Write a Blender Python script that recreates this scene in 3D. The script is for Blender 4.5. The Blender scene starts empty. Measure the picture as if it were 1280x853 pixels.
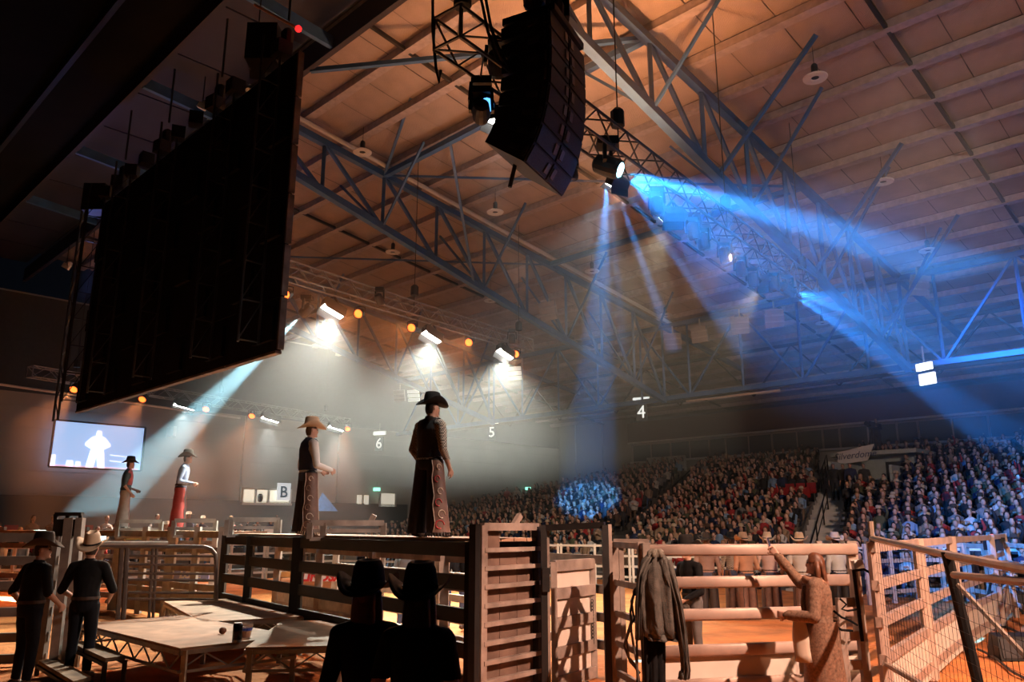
import bpy, bmesh, math, random
import numpy as np
from mathutils import Vector, Matrix, Quaternion
random.seed(7)
S = bpy.context.scene
COL = S.collection

# ---------------------------------------------------------------- camera
FPX, PITCH, EYE = 973.0, 0.2344, 2.0          # focal length in pixels of the 1280x853 frame
cam_d = bpy.data.cameras.new('camera'); cam = bpy.data.objects.new('camera', cam_d); COL.objects.link(cam)
cam_d.sensor_width = 36.0; cam_d.lens = FPX*36.0/1280.0; cam_d.clip_end = 400; cam_d.clip_start = .05
cam.location = (0, 0, EYE); cam.rotation_euler = (math.pi/2+PITCH, 0, 0)
S.camera = cam

# ---------------------------------------------------------------- world, exposure
wd = bpy.data.worlds.new('world'); S.world = wd; wd.use_nodes = True
wd.node_tree.nodes['Background'].inputs[0].default_value = (.10, .13, .22, 1)
wd.node_tree.nodes['Background'].inputs[1].default_value = .012
S.view_settings.view_transform = 'Standard'; S.view_settings.look = 'None'
S.view_settings.exposure = 0.0; S.view_settings.gamma = 1.0; S.view_settings.use_curve_mapping = False
S.cycles.use_denoising = True
S.cycles.max_bounces = 4; S.cycles.diffuse_bounces = 2; S.cycles.glossy_bounces = 2; S.cycles.volume_bounces = 0
S.cycles.transmission_bounces = 3; S.cycles.transparent_max_bounces = 6
S.cycles.sample_clamp_indirect = 3.0; S.cycles.caustics_reflective = False; S.cycles.caustics_refractive = False

# ---------------------------------------------------------------- axes of the hall
# u runs towards the main stand, v runs along the hall towards the far end wall
AZ = math.radians(44.4)
AX = Vector((math.sin(AZ), math.cos(AZ), 0)); BX = Vector((-AX.y, AX.x, 0))
UP = Vector((0, 0, 1))
def W(u, v, z=0.0): return AX*u + BX*v + UP*z
_c, _s = math.cos(PITCH), math.sin(PITCH)
def ray(x, y):
    dx = (x-640)/FPX; dy = (426.5-y)/FPX
    return Vector((dx, _c-dy*_s, _s+dy*_c))
O = Vector((0, 0, EYE))
def at(x, y, d): r = ray(x, y); return O + r*(d/r.y)
def onz(x, y, z): r = ray(x, y); return O + r*((z-EYE)/r.z)
def onu(x, y, u): r = ray(x, y); return O + r*(u/(r.dot(AX)))
def onv(x, y, v): r = ray(x, y); return O + r*(v/(r.dot(BX)))

# ---------------------------------------------------------------- lights that wash the place
def lamp(name, kind, loc, target, power, color, size=30, blend=.3, radius=.1, parent=None):
    l = bpy.data.lights.new(name, kind); l.energy = power; l.color = color
    if kind == 'SPOT': l.spot_size = math.radians(size); l.spot_blend = blend; l.shadow_soft_size = radius
    elif kind == 'AREA': l.size = radius; l.spread = math.radians(size)
    else: l.shadow_soft_size = radius
    o = bpy.data.objects.new(name, l); COL.objects.link(o); o.location = loc
    o.rotation_euler = (Vector(target)-Vector(loc)).to_track_quat('-Z', 'Y').to_euler()
    o['kind'] = 'helper'
    return o
# follow spots behind the camera at the right, washes over the arena and the stand
lamp('key_lamp', 'SPOT', (8.0, 1.5, 10.5), (4.0, 10.2, .9), 17000, (1.0, .58, .41), 41, .3, .10)
lamp('wash_lamp', 'SPOT', tuple(W(6.2, -9.5, 10.5)), (9, 19, 0), 9500, (1.0, .52, .28), 60, .8, .3)
lamp('deck_lamp', 'SPOT', tuple(W(15.0, 7.6, 8.0)), (-4.2, 12.2, .6), 3400, (1.0, .60, .38), 34, .6, .12)
lamp('crowd_lamp', 'SPOT', tuple(W(6.0, -8.0, 9.5)), tuple(W(34, 17, 2.0)), 7200, (1.0, .78, .64), 62, .9, .4)
lamp('roof_fill', 'SPOT', tuple(W(12.5, 9.0, 8.6)), tuple(W(12.0, 9.6, 14)), 2700, (1.0, .40, .15), 125, .9, .25)  # unseen orange uplight without a fixture, added to warm the roof foil
lamp('roof_fill', 'SPOT', tuple(W(15.0, 14.5, 8.6)), tuple(W(15.0, 14.0, 14)), 330, (1.0, .74, .60), 130, .9, .25)  # unseen paler fill without a fixture, added to lift the roof farther along
lamp('rider_fill', 'SPOT', (9.5, 8.0, 8.2), (-2.0, 12.0, 2.7), 4200, (1.0, .72, .58), 20, .5, .12)  # unseen fill without a fixture, added to brighten the riders' right sides
lamp('ridge_fill', 'SPOT', tuple(W(7.2, 26, 9.0)), tuple(W(7.4, 22, 13.5)), 90, (.20, .28, 1.0), 140, .9, .2)  # unseen blue fill added to tint the ridge girder

# ---------------------------------------------------------------- materials
MATS = {}
def mat(name, col, rough=.65, metal=0.0, var=.18, scale=6.0, bump=0.0, emit=0.0, ecol=None, bscale=None, spec=None):
    if name in MATS: return MATS[name]
    m = bpy.data.materials.new(name); m.use_nodes = True; nt = m.node_tree; b = nt.nodes['Principled BSDF']
    b.inputs['Roughness'].default_value = rough; b.inputs['Metallic'].default_value = metal
    if spec is not None: b.inputs['Specular IOR Level'].default_value = spec
    b.inputs['Base Color'].default_value = (*col, 1)
    if var > 0:
        tc = nt.nodes.new('ShaderNodeTexCoord'); nz = nt.nodes.new('ShaderNodeTexNoise')
        nz.inputs['Scale'].default_value = scale; nz.inputs['Detail'].default_value = 4
        rp = nt.nodes.new('ShaderNodeValToRGB')
        rp.color_ramp.elements[0].position = .3; rp.color_ramp.elements[1].position = .72
        rp.color_ramp.elements[0].color = (*[max(0, c*(1-var)) for c in col], 1)
        rp.color_ramp.elements[1].color = (*[min(1, c*(1+var)) for c in col], 1)
        nt.links.new(tc.outputs['Object'], nz.inputs['Vector']); nt.links.new(nz.outputs['Fac'], rp.inputs['Fac'])
        nt.links.new(rp.outputs['Color'], b.inputs['Base Color'])
        if bump > 0:
            n2 = nt.nodes.new('ShaderNodeTexNoise'); n2.inputs['Scale'].default_value = bscale or scale*3; n2.inputs['Detail'].default_value = 5
            nt.links.new(tc.outputs['Object'], n2.inputs['Vector'])
            bp = nt.nodes.new('ShaderNodeBump'); bp.inputs['Strength'].default_value = bump; bp.inputs['Distance'].default_value = .05
            nt.links.new(n2.outputs['Fac'], bp.inputs['Height']); nt.links.new(bp.outputs['Normal'], b.inputs['Normal'])
    if emit > 0:
        b.inputs['Emission Color'].default_value = (*(ecol or col), 1); b.inputs['Emission Strength'].default_value = emit
    MATS[name] = m; return m

def checked(name, c1, c2, scale):
    if name in MATS: return MATS[name]
    m = mat(name, c1, .8, var=0); nt = m.node_tree
    tc = nt.nodes.new('ShaderNodeTexCoord'); ck = nt.nodes.new('ShaderNodeTexChecker')
    ck.inputs['Scale'].default_value = scale; ck.inputs['Color1'].default_value = (*c1, 1); ck.inputs['Color2'].default_value = (*c2, 1)
    nt.links.new(tc.outputs['Object'], ck.inputs['Vector']); nt.links.new(ck.outputs['Color'], nt.nodes['Principled BSDF'].inputs['Base Color'])
    return m

def dirt_material():
    m = mat('dirt', (.60, .20, .055), .95, var=.35, scale=1.2, bump=.9, bscale=7)
    return m
def foil_material():
    # silvery insulation blanket with fine ribs along u
    m = mat('foil', (.40, .31, .26), .55, .15, var=.22, scale=1.1, bump=0)
    nt = m.node_tree; b = nt.nodes['Principled BSDF']
    tc = nt.nodes.new('ShaderNodeTexCoord'); wv = nt.nodes.new('ShaderNodeTexWave'); wv.bands_direction = 'X'
    wv.inputs['Scale'].default_value = 9.0; wv.inputs['Distortion'].default_value = 6.0; wv.inputs['Detail'].default_value = 3
    n2 = nt.nodes.new('ShaderNodeTexNoise'); n2.inputs['Scale'].default_value = 14
    ad = nt.nodes.new('ShaderNodeMath'); ad.operation = 'ADD'
    nt.links.new(tc.outputs['Object'], wv.inputs['Vector']); nt.links.new(tc.outputs['Object'], n2.inputs['Vector'])
    nt.links.new(wv.outputs['Fac'], ad.inputs[0]); nt.links.new(n2.outputs['Fac'], ad.inputs[1])
    bp = nt.nodes.new('ShaderNodeBump'); bp.inputs['Strength'].default_value = .35; bp.inputs['Distance'].default_value = .02
    nt.links.new(ad.outputs[0], bp.inputs['Height']); nt.links.new(bp.outputs['Normal'], b.inputs['Normal'])
    return m

# ---------------------------------------------------------------- mesh helpers
class MB:
    def __init__(s): s.v = []; s.f = []
    def add(s, vs, fs):
        n = len(s.v); s.v += [tuple(p) for p in vs]; s.f += [tuple(i+n for i in f) for f in fs]; return s
    def box(s, c, sz, R=None):
        c = Vector(c); hx, hy, hz = sz[0]/2, sz[1]/2, sz[2]/2
        P = [Vector((x*hx, y*hy, z*hz)) for x in (-1, 1) for y in (-1, 1) for z in (-1, 1)]
        if R is not None: P = [R @ p for p in P]
        return s.add([c+p for p in P], [(0,1,3,2),(4,6,7,5),(0,4,5,1),(2,3,7,6),(0,2,6,4),(1,5,7,3)])
    def bar(s, p, q, w, h=None, up=UP):
        h = h or w; p = Vector(p); q = Vector(q); d = (q-p)
        if d.length < 1e-6: return s
        d.normalize(); up = Vector(up)
        if abs(d.dot(up)) > .99: up = Vector((0, 1, 0)) if abs(d.y) < .9 else Vector((1, 0, 0))
        x = d.cross(up).normalized(); y = x.cross(d).normalized()
        o = [x*(w/2)*a + y*(h/2)*b for a, b in ((-1,-1),(1,-1),(1,1),(-1,1))]
        return s.add([p+k for k in o]+[q+k for k in o], [(3,2,1,0),(4,5,6,7),(0,1,5,4),(1,2,6,5),(2,3,7,6),(3,0,4,7)])
    def tube(s, p, q, r, r2=None, n=8):
        return s.path([p, q], [r, r if r2 is None else r2], n)
    def path(s, pts, r, n=8, caps=True):
        pts = [Vector(p) for p in pts]; k = len(pts)
        rs = r if isinstance(r, (list, tuple)) else [r]*k
        prev = None; rings = []
        for i, p in enumerate(pts):
            d = (pts[min(i+1, k-1)]-pts[max(i-1, 0)]).normalized()
            if prev is None:
                a = UP if abs(d.z) < .9 else Vector((1, 0, 0)); x = d.cross(a).normalized()
            else:
                x = (prev - d*prev.dot(d)); x = x.normalized() if x.length > 1e-6 else d.orthogonal().normalized()
            prev = x; y = d.cross(x)
            rings.append([p + (x*math.cos(2*math.pi*j/n) + y*math.sin(2*math.pi*j/n))*rs[i] for j in range(n)])
        return s.loft(rings, caps)
    def loft(s, rings, caps=True, closed=True):
        n = len(rings[0]); vs = [p for r in rings for p in r]; fs = []
        for i in range(len(rings)-1):
            for j in range(n if closed else n-1):
                a = i*n+j; b = i*n+(j+1) % n
                fs.append((a, b, b+n, a+n))
        if caps and closed:
            fs.append(tuple(range(n-1, -1, -1))); fs.append(tuple(range((len(rings)-1)*n, len(rings)*n)))
        return s.add(vs, fs)
    def ring(s, c, rx, ry, n=10, z=None):
        return [Vector((c[0]+rx*math.cos(2*math.pi*j/n), c[1]+ry*math.sin(2*math.pi*j/n), c[2])) for j in range(n)]
    def lathe(s, prof, n=12, M=None, caps=True):
        rings = []
        for r, z in prof:
            rg = [Vector((r*math.cos(2*math.pi*j/n), r*math.sin(2*math.pi*j/n), z)) for j in range(n)]
            rings.append([M @ p for p in rg] if M is not None else rg)
        return s.loft(rings, caps)
    def ball(s, c, r, n=8, m=6, M=None):
        rx, ry, rz = r if isinstance(r, (tuple, list)) else (r, r, r); c = Vector(c)
        rings = []
        for i in range(1, m):
            t = math.pi*i/m
            rg = [Vector((rx*math.sin(t)*math.cos(2*math.pi*j/n), ry*math.sin(t)*math.sin(2*math.pi*j/n), -rz*math.cos(t))) for j in range(n)]
            rings.append([c+(M @ p if M is not None else p) for p in rg])
        return s.loft(rings)
    def prism(s, poly, n, t):
        # polygon given as points, thickened by t along n
        n = Vector(n).normalized()*t; k = len(poly); P = [Vector(p) for p in poly]
        fs = [tuple(range(k)), tuple(range(2*k-1, k-1, -1))]+[(i, i+k, (i+1) % k+k, (i+1) % k) for i in range(k)]
        return s.add(P+[p+n for p in P], fs)
    def mesh(s, name, inv=None):
        me = bpy.data.meshes.new(name)
        vs = s.v if inv is None else [tuple(inv @ Vector(p)) for p in s.v]
        me.from_pydata(vs, [], s.f); me.update()
        bm = bmesh.new(); bm.from_mesh(me); bmesh.ops.recalc_face_normals(bm, faces=bm.faces); bm.to_mesh(me); bm.free()
        return me
    def build(s, name, m, parent=None, smooth=False, world=True):
        inv = None
        if parent is not None and world:
            inv = parent.matrix_basis.inverted() if parent.parent is None else (parent.parent.matrix_basis @ parent.matrix_basis).inverted()
        me = s.mesh(name, inv); me.materials.append(m)
        if smooth: me.shade_smooth()
        return link(name, me, parent)

def link(name, me, parent=None, loc=None):
    o = bpy.data.objects.new(name, me); COL.objects.link(o)
    if parent is not None: o.parent = parent
    if loc is not None: o.location = loc
    return o
def tag(o, label=None, cat=None, group=None, kind=None):
    if label: o['label'] = label
    if cat: o['category'] = cat
    if group: o['group'] = group
    if kind: o['kind'] = kind
    return o
def thing(name, label, cat, loc=(0, 0, 0), rz=0.0, group=None, kind=None):
    o = bpy.data.objects.new(name, None); COL.objects.link(o); o.empty_display_size = .1
    o.matrix_basis = Matrix.Translation(Vector(loc)) @ Matrix.Rotation(rz, 4, 'Z')
    return tag(o, label, cat, group, kind)
def dup(root, loc, rz=0.0, label=None, group=None):
    r = root.copy(); COL.objects.link(r); r.matrix_basis = Matrix.Translation(Vector(loc)) @ Matrix.Rotation(rz, 4, 'Z')
    if label: r['label'] = label
    if group: r['group'] = group
    for ch in list(root.children):
        c = ch.copy(); COL.objects.link(c); c.parent = r
        for g in list(ch.children):
            d = g.copy(); COL.objects.link(d); d.parent = c
    return r
def text_mesh(body, size, ext=.004, shear=0.0, bold=0.0):
    cu = bpy.data.curves.new('text', 'FONT'); cu.body = body; cu.size = size; cu.extrude = ext; cu.shear = shear; cu.offset = bold
    cu.align_x = 'CENTER'; cu.align_y = 'CENTER'; cu.resolution_u = 3
    t = bpy.data.objects.new('text', cu); COL.objects.link(t)
    dg = bpy.context.evaluated_depsgraph_get(); me = bpy.data.meshes.new_from_object(t.evaluated_get(dg))
    bpy.data.objects.remove(t); return me
def frame(x, y, z, o):
    M = Matrix((x, y, z)).transposed().to_4x4(); M.translation = Vector(o); return M
def put_text(body, size, M, m, parent, name='lettering', shear=0.0, bold=0.0):
    me = text_mesh(body, size, shear=shear, bold=bold); me.transform(parent.matrix_basis.inverted() @ M)
    me.materials.clear(); me.materials.append(m)
    return link(name, me, parent)

# palette
M_black = mat('black paint', (.010, .010, .011), .55, var=.2)
M_matt = mat('black cloth', (.008, .008, .009), .9, var=.3, scale=20, spec=.15)
M_steel = mat('galvanised steel', (.42, .39, .36), .5, .35, var=.25, scale=5)
M_rust = mat('worn gate steel', (.36, .29, .25), .6, .25, var=.35, scale=4, bump=.1)
M_blk_steel = mat('dark gate steel', (.016, .015, .015), .55, .2, var=.35, scale=5)
M_blue_steel = mat('blue truss paint', (.045, .125, .30), .5, .1, var=.2, scale=3)
M_alu = mat('truss aluminium', (.30, .30, .31), .4, .6, var=.15)
M_dkalu = mat('dark truss', (.05, .05, .055), .45, .3, var=.15)
M_white = mat('white plastic', (.75, .72, .68), .5, var=.06)
M_ply = mat('plywood', (.44, .26, .165), .7, var=.28, scale=3, bump=.05)
M_dkply = mat('brown board', (.17, .105, .08), .75, var=.35, scale=3, bump=.05)
M_cream = mat('white banner', (.72, .62, .54), .6, var=.08, scale=3)
M_dirt = dirt_material(); M_foil = foil_material()
# ================================================================ the hall
# ground: dirt with gentle mounds, finer near the chutes
def ground():
    vs = []; fs = []
    nx, ny = 150, 130
    for j in range(ny+1):
        for i in range(nx+1):
            x = -55+110*i/nx; y = -8+75*j/ny
            z = .03*math.sin(x*1.7+math.sin(y*1.1)*2)*math.sin(y*1.9+x*.4)+.018*math.sin(x*5.1+y*3.3)
            vs.append((x, y, z-.03))
    for j in range(ny):
        for i in range(nx):
            a = j*(nx+1)+i; fs.append((a, a+1, a+nx+2, a+nx+1))
    mb = MB(); mb.v = vs; mb.f = fs
    return tag(mb.build('floor', M_dirt, smooth=True), 'raked orange dirt of the arena floor', kind='structure')
FLOOR = ground()

M_wall = mat('pale block wall', (.40, .37, .33), .85, var=.10, scale=.6)
M_wall2 = mat('dark wall skirt', (.045, .05, .055), .85, var=.15, scale=1)
M_fascia = mat('maroon fascia', (.09, .035, .035), .8, var=.2)
UW, VW = 46.0, 40.0
def box_uv(mb, u0, u1, v0, v1, z0, z1):
    P = [W(u, v, z) for u in (u0, u1) for v in (v0, v1) for z in (z0, z1)]
    return mb.add(P, [(0,1,3,2),(4,6,7,5),(0,4,5,1),(2,3,7,6),(0,2,6,4),(1,5,7,3)])
# far end wall, seen on the left: block courses, dark skirt below
wl = box_uv(MB(), -22, UW+.3, VW, VW+.3, -.1, 12.5).build('wall_far_end', M_wall); tag(wl, 'pale blockwork end wall behind the video screen', kind='structure')
for k in range(9):
    mb = MB()
    box_uv(mb, -22, UW, VW-.03, VW, 3.5+k*.95, 3.5+k*.95+.90)
    mb.build('course', M_wall, wl)
box_uv(MB(), -22, 31, VW-.5, VW-.1, -.1, 3.35).build('skirt', M_wall2, wl)
box_uv(MB(), -22, UW, VW-.08, VW-.02, 7.9, 12.4).build('upper_wall_shade', mat('upper wall shade', (.035, .035, .04), .8, var=.2), wl)  # dark sheet paints the shade of the upper wall
for u in (20, 26, 32): box_uv(MB(), u, u+.45, VW-.2, VW-.03, 3.3, 7.9).build('pilaster', M_wall, wl)
# long wall behind the main stand
wr = box_uv(MB(), UW, UW+.3, -12, VW, -.1, 6.35).build('wall_main_stand', M_wall); tag(wr, 'long wall behind the main stand with a window strip', kind='structure')
box_uv(MB(), UW, UW+.3, 33.0, VW, 6.35, 11).build('upper_wall', M_wall, wr)
for v in (33.0, 35.6, 38.2): box_uv(MB(), UW-.16, UW, v, v+.5, 0, 10.5).build('pilaster', M_wall, wr)
box_uv(MB(), UW-.5, UW+.3, -12, 33, 7.82, 9.2).build('fascia', M_fascia, wr)
box_uv(MB(), UW-.56, UW-.5, -12, 33, 7.70, 7.82).build('head_trim', M_white, wr)
box_uv(MB(), UW-.3, UW+.3, -12, 33, 6.35, 6.47).build('sill', M_white, wr)
M_glass = mat('window glass', (.10, .13, .14), .15, .1, var=.1, scale=.5)
M_frame = mat('window frame', (.45, .40, .38), .5, var=.1)
vs_ = [33.0, 29.8, 26.8, 25.6, 22.4, 19.2, 18.2, 15.0, 13.9, 10.5, 6.9, 3.2, -.6, -4, -8]
for n, (a, b) in enumerate(zip(vs_[:-1], vs_[1:]), 1):
    w = box_uv(MB(), UW+.05, UW+.09, b, a, 6.45, 7.74).build('window_%d' % n, M_glass); tag(w, 'dark pane in the window strip above the main stand', kind='structure', group='window strip panes')
    fr = MB()
    for v in (a, b): box_uv(fr, UW-.04, UW+.1, v-.05, v+.05, 6.45, 7.74)
    box_uv(fr, UW-.04, UW+.1, b, a, 7.62, 7.74)
    fr.build('window_frame', M_frame, w)
    if a-b > 2: box_uv(MB(), UW-.02, UW+.06, (a+b)/2-.03, (a+b)/2+.03, 6.45, 7.7).build('mullion', M_frame, w)

# ---------------------------------------------------------------- roof
RU = 8.0                                     # ridge
def zr(u): return 15.55-.135*u               # underside of the lit slope
def zl(u): return zr(RU)-.135*(RU-u)         # the dark slope on the near side
cl = MB()
cl.add([W(RU-1, -14, zr(RU)+.4), W(UW+1, -14, zr(UW+1)+.4), W(UW+1, VW+.3, zr(UW+1)+.4), W(RU-1, VW+.3, zr(RU)+.4)], [(0, 1, 2, 3)])
cl = cl.build('ceiling', mat('roof deck', (.10, .085, .08), .8)); tag(cl, 'foil lined roof slope over the arena', kind='structure')
PU = 1.62; NP_ = 22; US = [9.3+PU*i for i in range(NP_+1)]
M_purl = mat('purlin steel', (.46, .39, .38), .5, .3, var=.2)
vv0, PV = -6.0, 1.42; NV = 32
pm = None; rest = MB(); npart = 0
for i in range(NP_):
    for j in range(NV):
        u0, u1 = US[i]+.015, US[i+1]-.015; v0 = vv0+PV*j+.012; v1 = vv0+PV*(j+1)-.012
        sag = .05
        rows = []
        for a in range(4):
            t = a/3; u = u0+(u1-u0)*t
            rows.append([W(u, v0+(v1-v0)*b/2, zr(u)+.24-sag*math.sin(math.pi*t)*(1 if b == 1 else .55)) for b in range(3)])
        vs = [p for r in rows for p in r]; fs = [(a*3+b, a*3+b+1, a*3+b+4, a*3+b+3) for a in range(3) for b in range(2)]
        near = i < 9 and 0 < v0 < 33.5
        if near:
            org = W(u0, v0, zr(u0))
            if pm is None:
                m_ = MB().add([p-org for p in vs], fs); pm = m_.mesh('foil_panel'); pm.materials.append(M_foil); pm.shade_smooth()
            o = link('foil_panel', pm, cl, org + UP*random.uniform(-.012, .012)); npart += 1
        else: rest.add(vs, fs)
r_ = rest.build('foil_lining', M_foil, cl, smooth=True); r_['kind'] = 'stuff'
for i, u in enumerate(US):
    mb = MB(); mb.bar(W(u, -9, zr(u)+.11), W(u, VW, zr(u)+.11), .07, .22)
    mb.bar(W(u+.09, -9, zr(u)+.01), W(u+.09, VW, zr(u)+.01), .27, .025)
    mb.build('purlin', M_purl, cl)
for v in (4.9, 14.6, 25.2, 35.5):
    MB().bar(W(9.3, v, zr(9.3)+.06), W(UW, v, zr(UW)+.06), .09, .09).build('bridging_bar', M_blk_steel, cl)
# ridge box girder and the dark slope over the camera
M_ridge = mat('ridge paint', (.022, .019, .034), .6, var=.2, scale=.8)
rg = thing('ridge_girder', 'purple grey ridge girder running above the black screen', 'girder', W(8, 14, zr(8)))
MB().bar(W(8.75, -10, 13.3), W(8.75, VW, 13.3), .14, .62).build('flange', M_ridge, rg)
MB().bar(W(6.3, -10, 13.55), W(6.3, VW, 13.55), .14, .5).build('flange', M_ridge, rg)
for k in range(18):
    v = -8+k*2.66; MB().prism([W(6.35, v+.02, 13.86), W(8.7, v+.02, 13.86), W(8.7, v+2.62, 13.86), W(6.35, v+2.62, 13.86)], UP, .05).build('soffit_panel', M_ridge, rg)
for k in range(5):
    v = 9.2+k*5.3
    MB().bar(W(6.35, v, 13.4), W(8.7, v, 13.2), .12, .3).build('cross_beam', M_blue_steel, rg)
M_unlit_roof = mat('unlit roof black', (.006, .006, .007), .95, var=.3, scale=1, spec=.1)  # black colour stands in for the missing light on this roof slope
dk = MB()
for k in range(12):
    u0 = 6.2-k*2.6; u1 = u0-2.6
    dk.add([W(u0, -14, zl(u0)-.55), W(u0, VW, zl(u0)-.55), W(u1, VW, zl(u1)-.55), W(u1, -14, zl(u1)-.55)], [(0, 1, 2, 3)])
dko = dk.build('ceiling_near', M_unlit_roof); tag(dko, 'roof slope above the camera coloured black for its shade', kind='structure')
for k in range(9):
    u = 4.6-k*2.2; MB().bar(W(u, -10, zl(u)-.72), W(u, VW, zl(u)-.72), .12, .25).build('purlin', M_black, dko)

# ---------------------------------------------------------------- blue roof trusses
def zt(u): return 15.27-.135*u      # top chord
def zb(u): return 14.93-.242*u      # bottom chord
def roof_truss(v, label, n=9, u0=9.2, u1=30.2):
    t = thing('roof_truss', label, 'roof truss', W(u1, v, zb(u1)), group='blue roof trusses')
    MB().bar(W(u0, v, zt(u0)), W(u1+7.5, v, zt(u1+7.5)), .20, .20).build('top_chord', M_blue_steel, t)
    MB().bar(W(u0, v, zb(u0)), W(u1, v, zb(u1)), .22, .22).build('bottom_chord', M_blue_steel, t)
    us = [u0+.3+(u1-u0-.3)*i/n for i in range(n+1)]
    for i, u in enumerate(us):
        MB().bar(W(u, v, zt(u)), W(u, v, zb(u)), .10, .10).build('web_member', M_blue_steel, t)
        if i < n: MB().bar(W(u, v, zt(u)), W(us[i+1], v, zb(us[i+1])), .10, .10).build('web_member', M_blue_steel, t)
    # knee braces from bottom chord up to the purlins on both sides
    for i in range(2, n, 2):
        u = us[i]
        MB().bar(W(u, v, zb(u)), W(u-.2, v-2.3, zr(u-.2)), .07, .07).build('fly_brace', M_blue_steel, t)
        MB().bar(W(u, v, zb(u)), W(u-.2, v+2.3, zr(u-.2)), .07, .07).build('fly_brace', M_blue_steel, t)
    # struts to the next truss near the roof
    return t
TV = [9.2, 19.75, 31.0]
TL = ['blue steel roof truss beside the hanging line array', 'blue steel roof truss with a pale pipe along its top chord', 'hazy blue grey roof truss above the far lighting bar']
for v, l in zip(TV, TL): roof_truss(v, l)
# long truss across their feet
xt = thing('cross_truss', 'long blue truss carrying the feet of the roof trusses in front of the stand', 'roof truss', W(30, 19, 7.7))
MB().bar(W(30.2, -6, 7.72), W(30.2, VW-.2, 7.72), .2, .2).build('bottom_chord', M_blue_steel, xt)
MB().bar(W(30.2, -6, 11.1), W(30.2, VW-.2, 11.1), .2, .2).build('top_chord', M_blue_steel, xt)
for k in range(17):
    v = -5+k*2.6
    MB().bar(W(30.2, v, 7.7), W(30.2, v, 11.1), .09, .09).build('web_member', M_blue_steel, xt)
    a, b = (7.7, 11.1) if k % 2 else (11.1, 7.7)
    MB().bar(W(30.2, v, a), W(30.2, v+2.6, b), .08, .08).build('web_member', M_blue_steel, xt)
# second, darker truss further back under the stand roof
bt = thing('rear_truss', 'dim steel truss under the stand roof behind the long blue truss', 'roof truss', W(34.5, 19, 8.2))
for z in (8.3, 10.3): MB().bar(W(34.5, -6, z), W(34.5, VW-.2, z), .14, .14).build('chord', M_blk_steel, bt)
for k in range(21):
    v = -5+k*2.05; a, b = (8.1, 10.3) if k % 2 else (10.3, 8.1)
    MB().bar(W(34.5, v, a), W(34.5, v+2.05, b), .07, .07).build('web_member', M_blk_steel, bt)
# sloping struts and tie rods between the roof trusses
def strut(p, q, w, label, m=M_blue_steel, name='brace_rod', cat='brace', group='roof braces'):
    return tag(MB().bar(p, q, w, w).build(name, m), label, cat, group)
strut(W(14.1, 19.75, zt(14.1)), W(14.0, 9.2, zt(14)), .17, 'thick blue strut between two roof trusses behind the line array')
strut(W(22.3, 19.75, zt(22.3)), W(22.3, 9.2, zt(22.3)), .17, 'thick blue strut between two roof trusses beyond the lighting bar')
strut(W(14.1, 19.75, zt(14.1)), W(10.6, 12.4, 15.0), .08, 'long thin brace rod crossing in front of the orange roof foil')
strut(W(14.1, 19.75, zt(14.1)), W(22.3, 9.2, zt(22.3)), .06, 'thin tie rod running to the blue beam lamp')
strut(W(18.2, 19.75, zb(18.2)), W(14.2, 16.6, zr(14.2)), .08, 'blue knee brace from the pale pipe truss up to the foil')
strut(W(8.8, 15.6, 13.0), W(14.0, 9.2, zt(14.0)), .11, 'blue tie between ridge girder and the near roof truss')
strut(W(22.3, 19.75, zt(22.3)), W(14, 31, zt(14)), .06, 'thin hazy tie rod above the white lamps')
for k, (u, v0, v1) in enumerate(((17, 9.2, 6.2), (22.5, 9.2, 6.2), (27.5, 9.2, 6.2))):
    strut(W(u, v0, zb(u)), W(u-.4, v1, zr(u-.4)), .09, ['nearest', 'middle', 'farthest'][k]+' blue outrigger brace right of the near roof truss')
# pale pipe along the second truss
pp = thing('pale_pipe', 'pale service pipe hung along the top chord of the second truss', 'pipe', W(12, 19.6, 14))
MB().path([W(u, 19.45, zt(u)+.16) for u in (8.5, 16, 23, 31)], .075, 8).build('pipe', M_white, pp)
for u in (12, 16, 20, 24, 28): MB().bar(W(u, 19.45, zt(u)+.2), W(u, 19.45, zr(u)), .02).build('hanger', M_steel, pp)
# ================================================================ lighting bars, fixtures, haze
def box_truss(name, label, p, q, w=.42, m=M_alu, seg=.5, group='flown lighting trusses', hang=None):
    p = Vector(p); q = Vector(q); d = (q-p); L = d.length; d.normalize(); x = d.cross(UP).normalized()
    t = thing(name, label, 'lighting truss', (p+q)/2, group=group)
    off = [x*(w/2)*a+UP*(w/2)*b for a, b in ((-1,-1),(1,-1),(1,1),(-1,1))]
    for o in off: MB().tube(p+o, q+o, .026, n=6).build('chord', m, t)
    lc = MB(); n = max(2, int(L/seg))
    for i in range(n):
        a = p+d*(L*i/n); b = p+d*(L*(i+1)/n)
        for k in range(4):
            o1, o2 = off[k], off[(k+1) % 4]
            if i % 2: o1, o2 = o2, o1
            lc.bar(a+o1, b+o2, .022)
    for e in (p, q):
        for k in range(4): lc.bar(e+off[k], e+off[(k+1) % 4], .03)
    l = lc.build('lacing', m, t); l['kind'] = 'stuff'
    if hang:
        for s_ in hang:
            c = p+d*L*s_; MB().bar(c, Vector((c.x, c.y, hang_z(c))), .02).build('chain', M_black, t)
            MB().lathe([(.0, 0), (.12, .02), (.12, .3), (.06, .36)], 8, Matrix.Translation(c+UP*.45)).build('hoist', M_black, t)
    return t
def hang_z(c):
    u = c.dot(AX); return zr(max(u, RU))+.1
def emis(name, col, st):
    return mat(name, col, .5, var=0, emit=st, ecol=col)
E_white = emis('white lamp lens', (1.0, .97, .88), 60)
E_orange = emis('orange lamp lens', (1.0, .14, .02), 4.5)
E_blue = emis('blue lamp lens', (.25, .72, 1.0), 70)
E_teal = emis('pale beam lens', (.75, .95, 1.0), 60)
E_warm = emis('warm lamp lens', (1.0, .9, .62), 40)

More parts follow.
